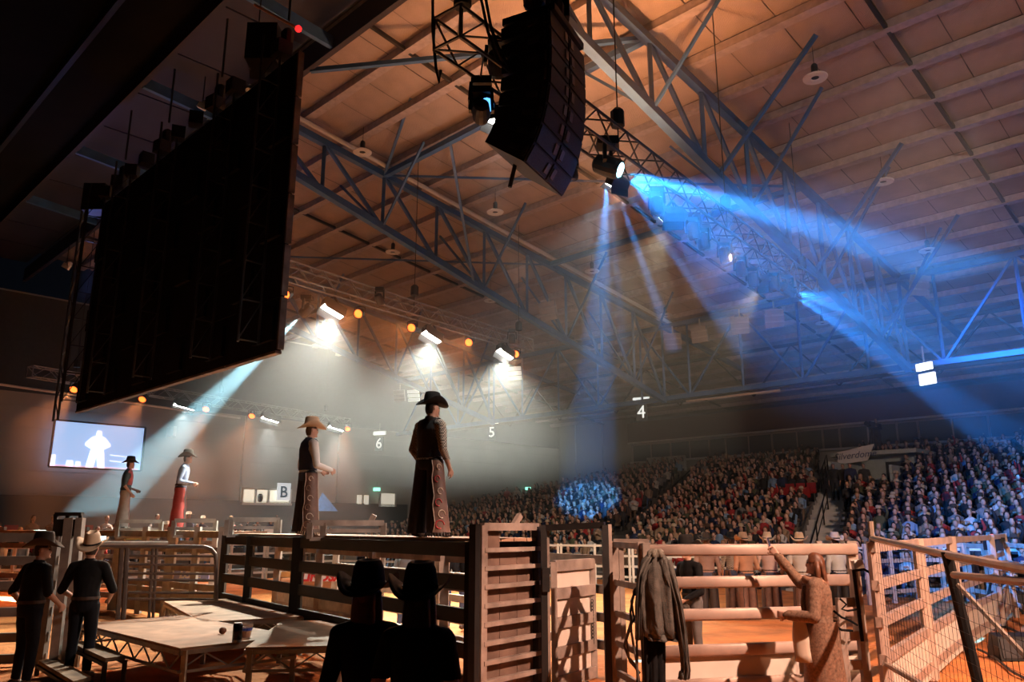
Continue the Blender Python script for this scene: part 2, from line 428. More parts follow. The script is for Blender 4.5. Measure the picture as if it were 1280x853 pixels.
def moving_head(loc, aim, label, lens, light=None, group='moving head lamps', s=1.0, body=M_black):
    """base box, yoke with two arms, barrel head with a lens, hung below its bar"""
    loc = Vector(loc); t = thing('moving_head', label, 'stage light', loc, group=group)
    MB().box(loc+UP*-.06*s, (.30*s, .26*s, .12*s)).build('base', body, t)
    h = loc-UP*.42*s; a = (Vector(aim)-h).normalized()
    x = a.cross(UP); x = x.normalized() if x.length > .01 else Vector((1, 0, 0))
    for k in (-1, 1):
        MB().bar(loc-UP*.12*s+x*.17*s*k, h+x*.19*s*k, .05*s, .12*s).build('yoke_arm', body, t)
    M = frame(x, a.cross(x), a, h)
    MB().lathe([(.08*s, -.22*s), (.13*s, -.18*s), (.15*s, -.02*s), (.15*s, .14*s), (.13*s, .20*s), (.11*s, .20*s), (.11*s, .17*s)], 14, M).build('head', body, t, smooth=False)
    MB().lathe([(.105*s, .18*s), (.10*s, .20*s), (.05*s, .215*s)], 14, M).build('lens', lens or mat('dark lens', (.02, .02, .03), .1, var=0), t)
    if light:
        l = lamp('beam', 'SPOT', h+a*.32*s, h+a*5, *light); l.parent = None
    return t
def par_can(loc, aim, label, lens, light=None, group='orange wash lamps', s=1.0):
    loc = Vector(loc); t = thing('wash_light', label, 'stage light', loc, group=group)
    a = (Vector(aim)-loc).normalized(); h = loc-UP*.22*s
    x = a.cross(UP).normalized(); M = frame(x, a.cross(x), a, h)
    MB().path([loc+x*-.0, loc-UP*.04*s+x*.17*s, h+x*.17*s], .018*s, 6).build('bracket', M_black, t)
    MB().path([loc, loc-UP*.04*s-x*.17*s, h-x*.17*s], .018*s, 6).build('bracket', M_black, t)
    MB().lathe([(.07*s, -.22*s), (.13*s, -.12*s), (.15*s, .12*s), (.155*s, .15*s), (.135*s, .15*s), (.13*s, .10*s)], 14, M).build('can', M_black, t)
    MB().lathe([(.13*s, .11*s), (.12*s, .13*s), (.06*s, .15*s)], 14, M).build('lens', lens, t)
    if light: lamp('beam', 'SPOT', h+a*.3*s, h+a*5, *light)
    return t
def blinder(loc, aim, label, lens, light=None, group='white flood bars', s=1.0, wide=.55):
    loc = Vector(loc); t = thing('flood_bar', label, 'stage light', loc, group=group)
    a = (Vector(aim)-loc).normalized(); h = loc-UP*.26*s
    x = AX; x = (x-a*x.dot(a)).normalized(); y = a.cross(x); R = Matrix((x, y, a)).transposed()
    MB().box(h, (wide*s, .22*s, .2*s), R).build('housing', M_black, t)
    MB().box(h+a*.105*s, (wide*.92*s, .17*s, .02*s), R).build('lens', lens, t)
    for k in (-1, 1): MB().bar(loc, h+x*(wide/2+.02)*s*k, .03*s).build('bracket', M_black, t)
    for k in (-1, 1): MB().prism([h+y*.11*s*k+a*.1*s-x*wide/2*s, h+y*.11*s*k+a*.1*s+x*wide/2*s, h+y*.19*s*k+a*.24*s+x*wide/2*s, h+y*.19*s*k+a*.24*s-x*wide/2*s], y, .006*k).build('barn_door', M_black, t)
    if light: lamp('beam', 'SPOT', h+a*.3*s, h+a*5, *light)
    return t

ZR = 8.0
R1a, R1b = W(5.7, 6.75, ZR+.25), W(20.0, 8.35, ZR+.25)
r1v = lambda u: 6.75+1.6*(u-5.7)/14.3
box_truss('lighting_truss', 'near lighting truss with blue beams running behind the line array', R1a, R1b, .46, M_dkalu, .46, hang=(.02, .3, .62, .97))
R2v = lambda u: 17.57+1.35*(u-9.7)/9.8
box_truss('lighting_truss', 'middle lighting truss with bright white flood bars and orange lamps', W(8.3, R2v(8.3), ZR+.45), W(20.3, R2v(20.3), ZR+.45), .42, M_alu, .46, hang=(.05, .5, .95))
R3v = lambda u: 36.6+3.0*(u-10.5)/14
box_truss('lighting_truss', 'far lighting truss in front of the end wall', W(8, 33.7, 7.8), W(25.2, 37.9, 7.8), .42, M_alu, .5, hang=(.1, .5, .9))

# --- near truss fixtures
p = onz(760, 208, 7.75)+UP*.48
moving_head(p, at(930, 258, 11.0), 'moving head throwing the bright blue beam fan over the stand', E_blue, (260000, (.03, .30, 1.0), 8, .3, .05), s=1.15)
def fan(src, target, power, color, size, blend=.3, off=.42):
    src = Vector(src); a = (Vector(target)-src).normalized(); return lamp('beam', 'SPOT', src+a*off, target, power, color, size, blend, .04)
hp = p-UP*.48
BL = (.05, .36, 1.0)
fan(hp, at(850, 330, 12.4), 90000, BL, 5); fan(hp, at(802, 325, 12.0), 70000, BL, 5); fan(hp, at(905, 300, 12.6), 90000, BL, 4); fan(hp, at(770, 330, 12.0), 40000, BL, 4)
fan(hp, at(905, 290, 13.0), 42000, (.03, .28, 1.0), 58, .9)
fan(hp, onu(735, 622, 34), 150000, BL, 7, .5)
p = onz(984, 362, 7.75)+UP*.46
moving_head(p, at(1130, 462, 22.5), 'moving head at the far truss end throwing a blue beam to the stand', E_blue, (230000, (.02, .24, 1.0), 7, .3, .05), s=1.1)
hp = p-UP*.46
fan(hp, at(1130, 405, 21), 34000, (.03, .26, 1.0), 36, .9); fan(hp, at(1150, 425, 21.5), 120000, (.04, .28, 1.0), 6); fan(hp, at(1140, 482, 22.5), 90000, (.04, .28, 1.0), 4)
blinder(onz(840, 252, ZR+.1), W(17, 18, 0), 'warm lit flood lamp in the blue haze below the near truss', E_warm, (2500, (1, .85, .6), 70, .6, .1))
blinder(onz(955, 338, ZR+.1), W(22, 20, 0), 'pair of warm lit lamps near the far end of the near truss', E_warm, (2500, (1, .85, .6), 60, .6, .1))
blinder(onz(772, 214, ZR+.12), W(12, 14, 0), 'white flood bar hanging just below the brightest blue lamp', E_white, (1500, (.9, .97, 1), 80, .6, .1), s=.8)
blinder(onz(630, 128, ZR+.1), onz(630, 128, ZR+.1)+Vector((-.4, .6, -3)), 'white flood bar lit beside the line array', E_white, (350, (.9, 1, .95), 40, .6, .1), s=1.0)
moving_head(onz(602, 100, ZR+.05), at(640, 128, 9), 'unlit moving head with blue glowing lens left of the line array', emis('blue dim lens', (.1, .4, 1), 2.2), None, s=.95)
moving_head(onz(602, 112, ZR-.2), at(600, 300, 13), 'small black moving head hanging under the near truss end', None, None, s=.8)
moving_head(onz(622, 50, ZR+.7), at(640, 400, 14), 'black moving head clamped above the near truss end', None, None, s=.9)
for k, (x, y) in enumerate(((866, 268), (878, 282), (905, 300), (925, 318), (940, 332), (966, 338), (820, 236), (712, 188))):
    moving_head(onz(x, y, ZR+.1), onz(x, y, ZR+.1)+AX*.3-UP*2, ['black moving head on the near truss, %s' % w for w in ('beside the warm flood lamp', 'right of the warm flood lamp', 'mid span', 'past mid span', 'before the lamp pair', 'above the lamp pair', 'in the densest blue haze', 'just right of the line array')][k], None, None, s=.85)
# cables hanging at the truss end
for k, pts in enumerate((((541, -8), (541, 40), (545, 85), (549, 103), (551, 88)), ((600, -8), (610, 40), (622, 75), (640, 92)), ((606, -8), (614, 36), (626, 68), (636, 82)))):
    c = MB().path([at(x, y, 9.0) for x, y in pts], .022, 6).build('cable', M_black)
    tag(c, ['black cable loop hanging left of the near lighting truss', 'black cable draped onto the near lighting truss', 'thinner black cable beside the draped one'][k], 'cable')
# --- middle truss fixtures
for k, (x, y) in enumerate(((360, 366), (450, 391), (516, 409), (587, 428), (645, 443))):
    p = onz(x, y-8, ZR+.25)
    par_can(p, p+Vector((-.5, -2.4, -1.1)), ['orange lamp next to the black screen edge', 'orange lamp after the first bright flood', 'orange lamp before the second bright flood', 'orange lamp between second and third bright floods', 'orange lamp after the third bright flood'][k], E_orange, (1500, (1, .30, .08), 46, .5, .08), s=.95)
for k, (x, y) in enumerate(((418, 381), (541, 415), (632, 438))):
    p = onz(x, y-10, ZR+.25)
    blinder(p, p+Vector((-.2, -1.0, -2.1)), ['first', 'second', 'third'][k]+' bright white flood bar on the middle truss', E_white, (7500, (.95, 1.0, .86), 100, .9, .1), s=1.25)
p = onz(384, 370, ZR+.25)
moving_head(p, at(262, 505, 21.5), 'moving head throwing a pale teal beam behind the black screen', E_teal, (300000, (.42, .85, 1.0), 11, .25, .05), s=1.0)
for k, (x, y) in enumerate(((475, 360), (640, 412))):
    moving_head(onz(x, y, ZR+.6), W(20, 20, 0), ['dark moving head on top of the middle truss', 'dark moving head at the far end of the middle truss'][k], None, None, s=.8)
# --- far truss fixtures
for k, (x, y) in enumerate(((95, 481), (180, 494), (259, 507), (316, 516), (435, 533))):
    p = onz(x, y-4, 7.6)
    par_can(p, p+Vector((.2, -2.0, -1.7)), 'orange lamp on the far truss, '+['below the black screen corner', 'above the video screen', 'right of the video screen', 'left of the white hat rider', 'right of the white hat rider'][k], E_orange, (3600, (1, .30, .09), 42, .5, .1), s=1.15)
for k, (x, y) in enumerate(((232, 502), (339, 519), (421, 531))):
    p = onz(x, y-5, 7.6)
    blinder(p, p+Vector((.2, -.8, -2.2)), ['first', 'second', 'third'][k]+' white flood bar on the far truss', E_white, (3600, (.95, 1, .92), 75, .8, .1), s=1.2, wide=.8)

# ---------------------------------------------------------------- pendant ring lights, flood stacks
def ring_light(p, label):
    p = Vector(p); t = thing('ring_pendant', label, 'pendant light', p, group='white ring pendants')
    u = p.dot(AX)
    MB().bar(p+UP*.3, Vector((p.x, p.y, zr(u)+.1)), .012).build('cord', M_black, t)
    MB().lathe([(.06, .05), (.075, .06), (.075, .32), (.05, .36)], 10, Matrix.Translation(p)).build('driver', M_black, t)
    MB().lathe([(.09, .02), (.26, .02), (.29, .0), (.28, -.03), (.12, -.03), (.09, -.01), (.09, .02)], 20, Matrix.Translation(p), caps=False).build('ring', M_white, t)
    MB().lathe([(.10, -.005), (.05, -.0), (.0, -.01)], 12, Matrix.Translation(p), caps=False).build('lamp_core', M_black, t)
for (x, y, uu, lab) in ((453, 190, 11.7, 'beside the pale pipe, nearest the black screen'), (619, 265, 16.3, 'below the bottom of the line array'), (491, 315, 13.5, 'low over the middle truss'), (740, 339, 21.3, 'beyond the pale pipe'),
        (1019, 97, 15.9, 'largest, at the orange edge of the roof'), (1104, 227, 20, 'on the dark roof right of the blue beam'), (1160, 313, 24.5, 'lowest of three on the dark roof'), (832, 394, 25.5, 'hazy, beside the end of the pale pipe'), (613, 376, 20, 'under the pale pipe truss chord'), (1028, 404, 27, 'behind the far blue beam')):
    r = ray(x, y); k = .135; t_ = (15.55-.75-EYE)/(r.z+k*r.dot(AX)); ring_light(O+r*t_, 'white ring pendant '+lab)
M_floodgrey = mat('floodlight grey', (.30, .27, .26), .5, var=.1)
def flood_stack(p, aim, label, n=3, w=.75, m=None, em=None):
    p = Vector(p); t = thing('flood_stack', label, 'floodlight', p, group='roof floodlights')
    a = (Vector(aim)-p).normalized(); x = a.cross(UP).normalized(); y = x.cross(a); R = Matrix((x, y, a)).transposed()
    MB().box(p-a*.06, (w, .34*n*.72, .05), R).build('back_plate', M_steel, t)
    for k in range(n): MB().box(p+y*(.26*(k-(n-1)/2)), (w, .19, .1), R).build('lamp_bar', em or M_floodgrey, t)
    MB().bar(p-a*.08, p-a*.1+UP*.7, .05).build('bracket', M_steel, t)
for (x, y, u, dx, lab, em) in ((685, 389, 22, -1, 'tilted, above the third bright flood', 0), (643, 467, 29.5, 0, 'lit, below the third bright flood', 1), (499, 495, 30, 0, 'reddish, left of the black hat', 0), (517, 495, 29.8, 0, 'white, just above the black hat', 1),
        (841, 427, 29.6, 0, 'at the foot of the pale pipe truss', 0), (925, 407, 29.4, 0, 'in front of the stand, first of two', 0), (968, 398, 29.4, 0, 'in front of the stand, second of two', 0), (475, 443, 27, -1, 'tilted, in the haze left of the black hat', 0), (1150, 357, 29.4, 1, 'dim, on the dark roof at right', 0), (874, 418, 29.5, -1, 'edge on, between the stand floodlights', 0)):
    p = onu(x, y, u)
    flood_stack(p, p+Vector((-.3+.5*dx, -1, -.35)), 'bank of three floodlight bars '+lab, em=emis('floodlight glow', (.9, .95, .85), .55) if em else None)
# one large lit work light
p = onu(1156, 464, 29.6)
wl_ = thing('work_light', 'bright square work light panel hung by the blue beam over the stand', 'work light', p)
for k in (0, 1): MB().box(p+UP*(.16-.45*k)+Vector((.04*k, -.04*k, 0)), (.62, .1, .40 if k else .26), Matrix.Rotation(-AZ-.4, 3, 'Z')).build('lit_panel', emis('work light face', (1, .98, .88), 1.6), wl_)
MB().bar(p+UP*.3, p+UP*.9, .05).build('hanger', M_steel, wl_)
# thin light battens under the cross truss
for k, (a, b) in enumerate((((858, 502), (975, 488)), ((1110, 466), (1197, 452)))):
    q = MB().tube(onu(*a, 30.6), onu(*b, 30.6), .05, n=6).build('tube_batten', mat('batten', (.65, .52, .42), .4, var=.05)); tag(q, ['pale tube batten under the long blue truss, nearer the number four', 'pale tube batten under the long blue truss beside the work light'][k], 'tube light')
# long cable tray wire on the left
q = MB().tube(onv(-20, 478, 34), onv(300, 523, 34), .05, n=6).build('service_pipe', M_white); tag(q, 'pale pipe running below the black screen', 'pipe')

# ---------------------------------------------------------------- hanging number signs
M_sign = mat('sign face', (.05, .07, .08), .5, var=.05); E_num = emis('sign number', (.9, .95, .9), 1.1)
for ch, x, y, s_, u in (('4', 802, 516, .9, 30.4), ('5', 615, 541, .9, 32), ('6', 474, 555, .9, 33)):
    p = onu(x, y, u) if ch != '6' else onv(x, y, 37.5); t = thing('bay_sign', 'hanging bay sign with a white number '+{'4': 'four', '5': 'five', '6': 'six'}[ch], 'sign', p)
    n = (O-p); n.z = 0; n.normalize(); n = (n*.4-AX*.6).normalized(); xx = UP.cross(n).normalized(); R = Matrix((xx, UP, n)).transposed()
    MB().box(p, (.55, .8, .06), R).build('board', M_sign, t)
    MB().box(p+UP*.62, (.8, .2, .1), R).build('exit_strip', E_num, t)
    MB().bar(p+UP*.4, p+UP*1.2, .03).build('hanger', M_steel, t)
    put_text(ch, .85, frame(xx, UP, n, p+n*.035), E_num, t, name='number')

# ---------------------------------------------------------------- line array loudspeaker
def line_array():
    base = at(668, 40, 9.6)
    t = thing('line_array', 'black curved line array loudspeaker hanging over the arena', 'loudspeaker', base)
    # the array faces right and away; its side shows to the camera
    f = Vector((.82, -.42, 0)).normalized(); sd = UP.cross(f).normalized()      # f: front (grilles), sd: cabinet width
    n = 8; h = .268; wdt = 1.2; dep = .70
    M_grille = mat('speaker grille', (.05, .058, .055), .5, .3, var=.4, scale=60)
    M_cab = mat('speaker cabinet', (.016, .014, .015), .6, var=.15)
    top = at(708, 42, 9.3); pos = top.copy(); ang = math.radians(-2); face = Vector()
    for k in range(n):
        ang += math.radians([0, 1, 2, 3, 4.5, 6, 8, 10][k])
        fd = (f*math.cos(ang)-UP*math.sin(ang)); dn = (-UP*math.cos(ang)-f*math.sin(ang))
        a = pos; b = pos+dn*h
        # trapezoid section: front edge a-b, tapering to the back
        A0, B0 = a, b; A1, B1 = a-fd*dep+dn*.045, b-fd*dep-dn*.045
        half = sd*wdt/2
        c = MB().add([A0-half, B0-half, B1-half*.96, A1-half*.96, A0+half, B0+half, B1+half*.96, A1+half*.96], [(0,1,2,3),(7,6,5,4),(0,4,5,1),(1,5,6,2),(2,6,7,3),(3,7,4,0)]).build('cabinet', M_cab, t)
        g = MB()
        for q in (-1, 1):
            c0 = (a+b)/2+fd*.012+sd*q*wdt*.25
            g.box(c0, (.02, wdt*.46, h*.86), Matrix((fd, sd, -dn)).transposed())
        g.build('grille', M_grille, c)
        for q in (-1, 1): MB().box((a+b)/2+fd*.03+sd*q*wdt*.08, (.02, .09, h*.5), Matrix((fd, sd, -dn)).transposed()).build('horn', mat('horn flare', (.16, .17, .17), .4, var=.1), c)
        for q in (-1, 1):
            MB().bar(a+dn*.06-fd*.05+sd*q*wdt*.5, b-dn*.06-fd*.05+sd*q*wdt*.5, .03, .05).build('rigging_link', M_dkalu, c)
            MB().box((a+b)/2-fd*.22+sd*q*(wdt*.5), (.16, .03, .07), Matrix((fd, sd, -dn)).transposed()).build('side_handle', M_dkalu, c)
        pos = b
    MB().bar(top+UP*.09-f*.72, top+UP*.09+f*.05, 1.0, .10).build('flying_bumper', M_black, t)
    for q in (-.33, .30):
        c = top+UP*.12-f*.32+sd*q
        MB().lathe([(.05, .12), (.15, .2), (.16, .62), (.1, .72)], 10, Matrix.Translation(c)).build('hoist', M_black, t)
        MB().bar(c+UP*.0, c+UP*.2, .03).build('hook', M_steel, t)
        MB().tube(c+UP*.7, Vector((c.x, c.y, 14)), .025, n=6).build('chain', M_black, t)
        MB().box(c+UP*.72+sd*.18, (.3, .3, .5)).build('chain_bag', M_matt, t)
    MB().path([top-f*.66+sd*.3, top-f*.7-UP*.6, top-f*.74-UP*1.6, pos-f*.5], .03, 6).build('signal_cable', M_black, t)
line_array()

# ---------------------------------------------------------------- back of the big LED screen
def led_wall():
    u = 6.6; v0, v1 = 12.2, 22.75; z0, z1 = 5.0, 10.9
    t = thing('led_screen', 'huge black back of a flown screen filling the upper left', 'screen', W(u, (v0+v1)/2, z0))
    M_led = mat('screen cabinet back', (.006, .006, .007), .7, var=.2, spec=.2); M_spill_rim = mat('screen edge', (.16, .12, .10), .5, .4, var=.5, scale=3)
    nv, nz = 11, 6; dv = (v1-v0)/nv; dz = (z1-z0)/nz
    for i in range(nv):
        for j in range(nz):
            a = v0+dv*i; b = z0+dz*j
            mb = box_uv(MB(), u, u+.08, a+.006, a+dv-.006, b+.006, b+dz-.006)
            c = mb.build('screen_module', M_led, t)
            k = MB(); box_uv(k, u-.07, u, a+.12, a+dv-.12, b+.2, b+dz-.2)
            if (i+j) % 2 == 0: k.build('power_box', M_led, c)
    for i in (0, 2, 5, 8, 10):          # ladder trusses on the back
        a = v0+dv*(i+.5); tr = MB(); tr.tube(W(u-.5, a, z0+.15), W(u-.5, a, z1+.35), .025, n=6); tr.tube(W(u-.12, a, z0+.15), W(u-.12, a, z1+.35), .025, n=6)
        for s_ in range(8):
            b = z0+.2+s_*.73; tr.bar(W(u-.5, a, b), W(u-.12, a, b+.0), .025); tr.bar(W(u-.5, a, b), W(u-.12, a, b+.73), .02)
        tr.build('ladder_brace', M_dkalu, t)
    for i in range(nv):                  # header beam pieces, hoists
        a = v0+dv*(i+.5)
        MB().box(W(u-.1, a, z1+.2), (.3, .3, .3), Matrix.Rotation(random.random(), 3, 'Z')).build('flying_bracket', M_black, t)
        if i % 3 == 0:
            MB().lathe([(.05, .3), (.12, .34), (.13, .62), (.07, .7)], 9, Matrix.Translation(W(u, a, z1))).build('hoist', M_black, t)
            MB().tube(W(u, a, z1+.9), W(u, a, 13.3), .025, n=6).build('chain', M_black, t)
    for s_ in range(12):                 # edge strips with spill light put into their colour, one per module
        if s_ < nz: box_uv(MB(), u-.02, u+.1, v0-.05, v0, z0+dz*s_+.02, z0+dz*(s_+1)-.02).build('spill_edge', M_spill_rim, t)
    for i in range(nv): box_uv(MB(), u-.02, u+.1, v0+dv*i+.02, v0+dv*(i+1)-.02, z0-.05, z0).build('spill_edge', M_spill_rim, t)
    # top corner hoist tower, side box
    MB().box(W(u-.2, v0+1.0, z1+.45), (.6, .5, .8)).build('motor_case', M_black, t)
    MB().box(W(u-.1, v1+.2, z1+.2), (.6, .5, .8)).build('motor_case', M_black, t)
    # left side truss leg
    for d_ in (0, .4): MB().tube(W(u-.35, v1+.2+d_, z0-.25), W(u-.35, v1+.2+d_, z1+.1), .03, n=6).build('side_chord', M_dkalu, t)
    lc = MB()
    for s_ in range(12): lc.bar(W(u-.35, v1+.2+.4*(s_ % 2), z0-.2+s_*.5), W(u-.35, v1+.6-.4*(s_ % 2), z0+.3+s_*.5), .025)
    lc.build('side_lacing', M_dkalu, t)
led_wall()
# small things hung near the girder
for k, (x, y, d, w_) in enumerate(((323, 38, 14.3, .22), (253, 133, 17, .26), (83, 333, 24, .3))):
    p = at(x, y, d); t = thing('emergency_lamp', ['pale security lamp below the ridge girder', 'pale lamp beside the black screen top', 'small pale lamp at the far left roof'][k], 'lamp', p)
    MB().box(p, (w_*.8, .1, w_*.55), Matrix.Rotation(.5, 3, 'Y')).build('housing', M_white, t); MB().lathe([(.02, -.1), (.07, -.06), (.09, .06), (.05, .1)], 8, Matrix.Translation(p+Vector((.09, 0, .05)))).build('shade', M_white, t)
    MB().bar(p, p+UP*.8, .02).build('stem', M_black, t)
p = at(373, 36, 13.4); q = MB().path([at(318, 6, 13.4), p], .03, 6).build('red_tip_pole', mat('copper', (.5, .25, .16), .5)); tag(q, 'thin copper coloured rod under the ridge girder', 'rod')
b_ = MB().ball(p, .07).build('red_beacon', emis('red lamp', (1, .03, .03), 1.2), smooth=True); tag(b_, 'small red beacon at the tip of the copper rod', 'beacon')

# ---------------------------------------------------------------- haze over the arena
def haze():
    u0, u1, v0, v1 = 7.2, UW-.6, 2.0, VW-.9
    C = ((u0, v0), (u1, v0), (u1, v1), (u0, v1))      # the haze hangs high on the near side and sinks to the floor at the far end
    P = [W(u, v, 5.4 if v == v0 else .3) for u, v in C] + [W(u, v, zr(u)-.1) for u, v in C]
    mb = MB().add(P, [(3, 2, 1, 0), (4, 5, 6, 7), (0, 1, 5, 4), (1, 2, 6, 5), (2, 3, 7, 6), (3, 0, 4, 7)])
    m = bpy.data.materials.new('haze'); m.use_nodes = True; nt = m.node_tree; nt.nodes.remove(nt.nodes['Principled BSDF'])
    vs = nt.nodes.new('ShaderNodeVolumeScatter'); vs.inputs['Density'].default_value = .013; vs.inputs['Anisotropy'].default_value = .25
    nt.links.new(vs.outputs[0], nt.nodes['Material Output'].inputs['Volume'])
    o = mb.build('haze', m); tag(o, 'thin stage haze hanging in the light beams', 'haze', kind='stuff')
haze()
# ================================================================ main stand, stairs, vomitory
ORD = 'first second third fourth fifth sixth seventh eighth ninth tenth eleventh twelfth thirteenth fourteenth fifteenth sixteenth seventeenth eighteenth nineteenth twentieth twentyfirst'.split()
RU0, RP, RZ, NR = 25.6, .83, .226, 24
def row_u(i): return RU0+RP*i
def row_z(i): return RZ*i
M_conc = mat('stand concrete', (.16, .15, .14), .85, var=.15, scale=2)
M_stair = mat('stair concrete', (.55, .53, .50), .85, var=.1, scale=2)
M_red = mat('red seat plastic', (.35, .02, .02), .5, var=.1)
M_pale = mat('vomitory paint', (.42, .46, .42), .8, var=.08)
def va(u): return 11.0+.33*(u-26), 12.4+.33*(u-26)        # the pale stairs, leaning with the bowl
def vc(u): return 20.1+.35*(u-26), 21.2+.35*(u-26)        # second aisle
VM = (14, 18)                                             # rows opened by the vomitory right of the stairs
def vomit(i): u = row_u(i); return va(u)[0]-2.1, va(u)[0]
VEND = 31.0
def lim(i): return min(VW-1.0, VEND+(NR-1-i)*.62)
st = thing('grandstand', 'stepped concrete main stand filled with spectators', 'grandstand', W(26, 15, 0), kind='structure')
for i in range(NR):
    u = row_u(i); a, b = va(u); c, d = vc(u)
    for v0, v1 in ((-5.0, vomit(i)[0] if VM[0] <= i <= VM[1] else a), (b, c), (d, lim(i))):
        box_uv(MB(), u-.25, u-.25+RP+.02, v0, v1, row_z(i)-.4 if i else -.1, row_z(i)).build('terrace_step', M_conc, st)
    for v0, v1, top in ((a, b, VM[1]+5), (c, d, NR)):
        if i > top: continue
        for h in (0, 1): box_uv(MB(), u-.25+RP/2*h, u-.25+RP/2*(h+1)+.02, v0, v1, row_z(i)-.5, row_z(i)+RZ/2*(h+1)-.08).build('stair_step', M_stair if v0 == a else M_conc, st)
# vomitory: recess with pale walls below a camera platform with the banner
vm = thing('vomitory', 'pale vomitory recess with a camera platform above it', 'entrance', W(row_u(14), 14, 3), kind='structure')
v0, v1 = vomit(15); u0, u1 = row_u(VM[0])-.25, row_u(VM[1])+.6; zf = row_z(VM[0])-.02
box_uv(MB(), u0, u1, v0-.2, v1+.6, zf-.2, zf).build('landing', M_stair, vm)
for v, h in ((v0-.15, 1.0), (v1+.5, 1.3)): box_uv(MB(), u0+.6, u1, v-.06, v+.06, zf, zf+h+.6).build('side_wall', M_pale, vm)
box_uv(MB(), u1-.1, u1, v0-.2, v1+.6, zf, zf+2.3).build('back_wall', M_pale, vm)
box_uv(MB(), u1-.16, u1-.1, v0+.3, v0+1.2, zf, zf+2.0).build('doorway', M_wall2, vm)
box_uv(MB(), u1-1.2, u1+2.0, v0-.6, v1+1.4, zf+2.3, zf+2.5).build('camera_platform', M_pale, vm)
PLZ = zf+2.5
UB = u1-1.3
bn = thing('venue_banner', 'white venue banner with dark blue script over the vomitory', 'banner', onu(1066, 580, UB))
a_, b_, c_, d_ = onu(1047, 566, UB), onu(1048, 581, UB), onu(1085, 576, UB), onu(1093, 555, UB)
MB().prism([a_, b_, c_, d_], -AX, .04).build('cloth', mat('banner cloth', (.72, .68, .66), .7, var=.05), bn)
tc_ = onu(1068, 569.5, UB-.06)
put_text('Silverdome', .46, frame(-BX, UP, -AX, tc_) @ Matrix.Rotation(.05, 4, 'Z'), mat('script blue', (.03, .05, .14), .6, var=0), bn, shear=.35)
# handrails
def rail_run(pts, label, m=M_blk_steel, posts=True, r=.03, h=.95):
    t = thing('handrail', label, 'handrail', pts[0])
    MB().path([p+UP*h for p in pts], r, 6).build('top_rail', m, t)
    MB().path([p+UP*h*.5 for p in pts], r*.8, 6).build('mid_rail', m, t)
    for p in pts: MB().tube(p, p+UP*h, r, n=6).build('post', m, t)
rail_run([W(row_u(i), va(row_u(i))[0]+.75, row_z(i)) for i in (1, 5, 9, 12)], 'dark handrail down the middle of the pale stairs')
rail_run([W(row_u(i), vc(row_u(i))[0]+.1, row_z(i)) for i in (14, 17, 20, 23)], 'dark handrail at the second aisle below the windows', r=.04)
rail_run([W(row_u(i), va(row_u(i))[1]-.1, row_z(i)) for i in (16, 18, 20, 22)], 'dark handrail beside the banner stairs')
box_uv(MB(), UW-1.1, UW-.9, vc(45)[1]+.2, vc(45)[1]+3.2, 5.6, 6.6).build('parapet', mat('parapet', (.6, .58, .54), .8), st)
for i, off, n in ((13, .5, 4), (14, .3, 3), (19, 6, 2), (20, 13.5, 2)):
    for k in range(n):
        v = va(row_u(i))[1]+off+k*.54; t = thing('stadium_seat', 'empty red seat, %s from the pale stairs in the %s row' % (ORD[k], ORD[i]) if i < 16 else 'empty red seat, %s of a pair high in the %s row' % (['right', 'left'][k], ORD[i]), 'seat', W(row_u(i), v, row_z(i)), -AZ, group='empty red seats' if i < 16 else 'high empty red seats')
        MB().box((0, -.02, .42), (.44, .40, .05)).build('seat', M_red, t, world=False); MB().box((0, .20, .68), (.44, .05, .46)).build('backrest', M_red, t, world=False); MB().box((0, .05, .2), (.3, .06, .4)).build('leg', M_blk_steel, t, world=False)

# ================================================================ spectators
SKIN = [mat('skin a', (.52, .30, .22), .6, var=.08), mat('skin b', (.42, .24, .17), .6, var=.08), mat('skin c', (.58, .36, .28), .6, var=.08)]
HAIR = [mat('hair dark', (.022, .014, .010), .6, var=.2), mat('hair brown', (.09, .045, .022), .6, var=.2), mat('hair fair', (.30, .19, .09), .6, var=.2)]
TOPS = [('black', (.013, .013, .015)), ('charcoal', (.04, .04, .045)), ('navy', (.015, .025, .07)), ('brown', (.10, .06, .04)), ('tan', (.30, .20, .13)), ('white', (.58, .55, .52)), ('red', (.34, .03, .03)), ('grey', (.20, .19, .19)), ('pink', (.45, .18, .18)), ('light blue', (.20, .32, .48)), ('olive', (.08, .085, .045))]
TOPW = [20, 16, 10, 9, 8, 8, 5, 9, 4, 5, 5]
TOPM = [mat('top '+n.replace(' ', '_'), c, .85, var=.15, scale=9) for n, c in TOPS]
PANTS = [mat('trousers dark', (.02, .022, .03), .85), mat('trousers denim', (.06, .10, .19), .85), mat('trousers tan', (.18, .13, .09), .85)]
HATM = [mat('spectator hat', (.05, .035, .025), .8), mat('pale hat', (.5, .40, .28), .8)]
TRAIT = {}
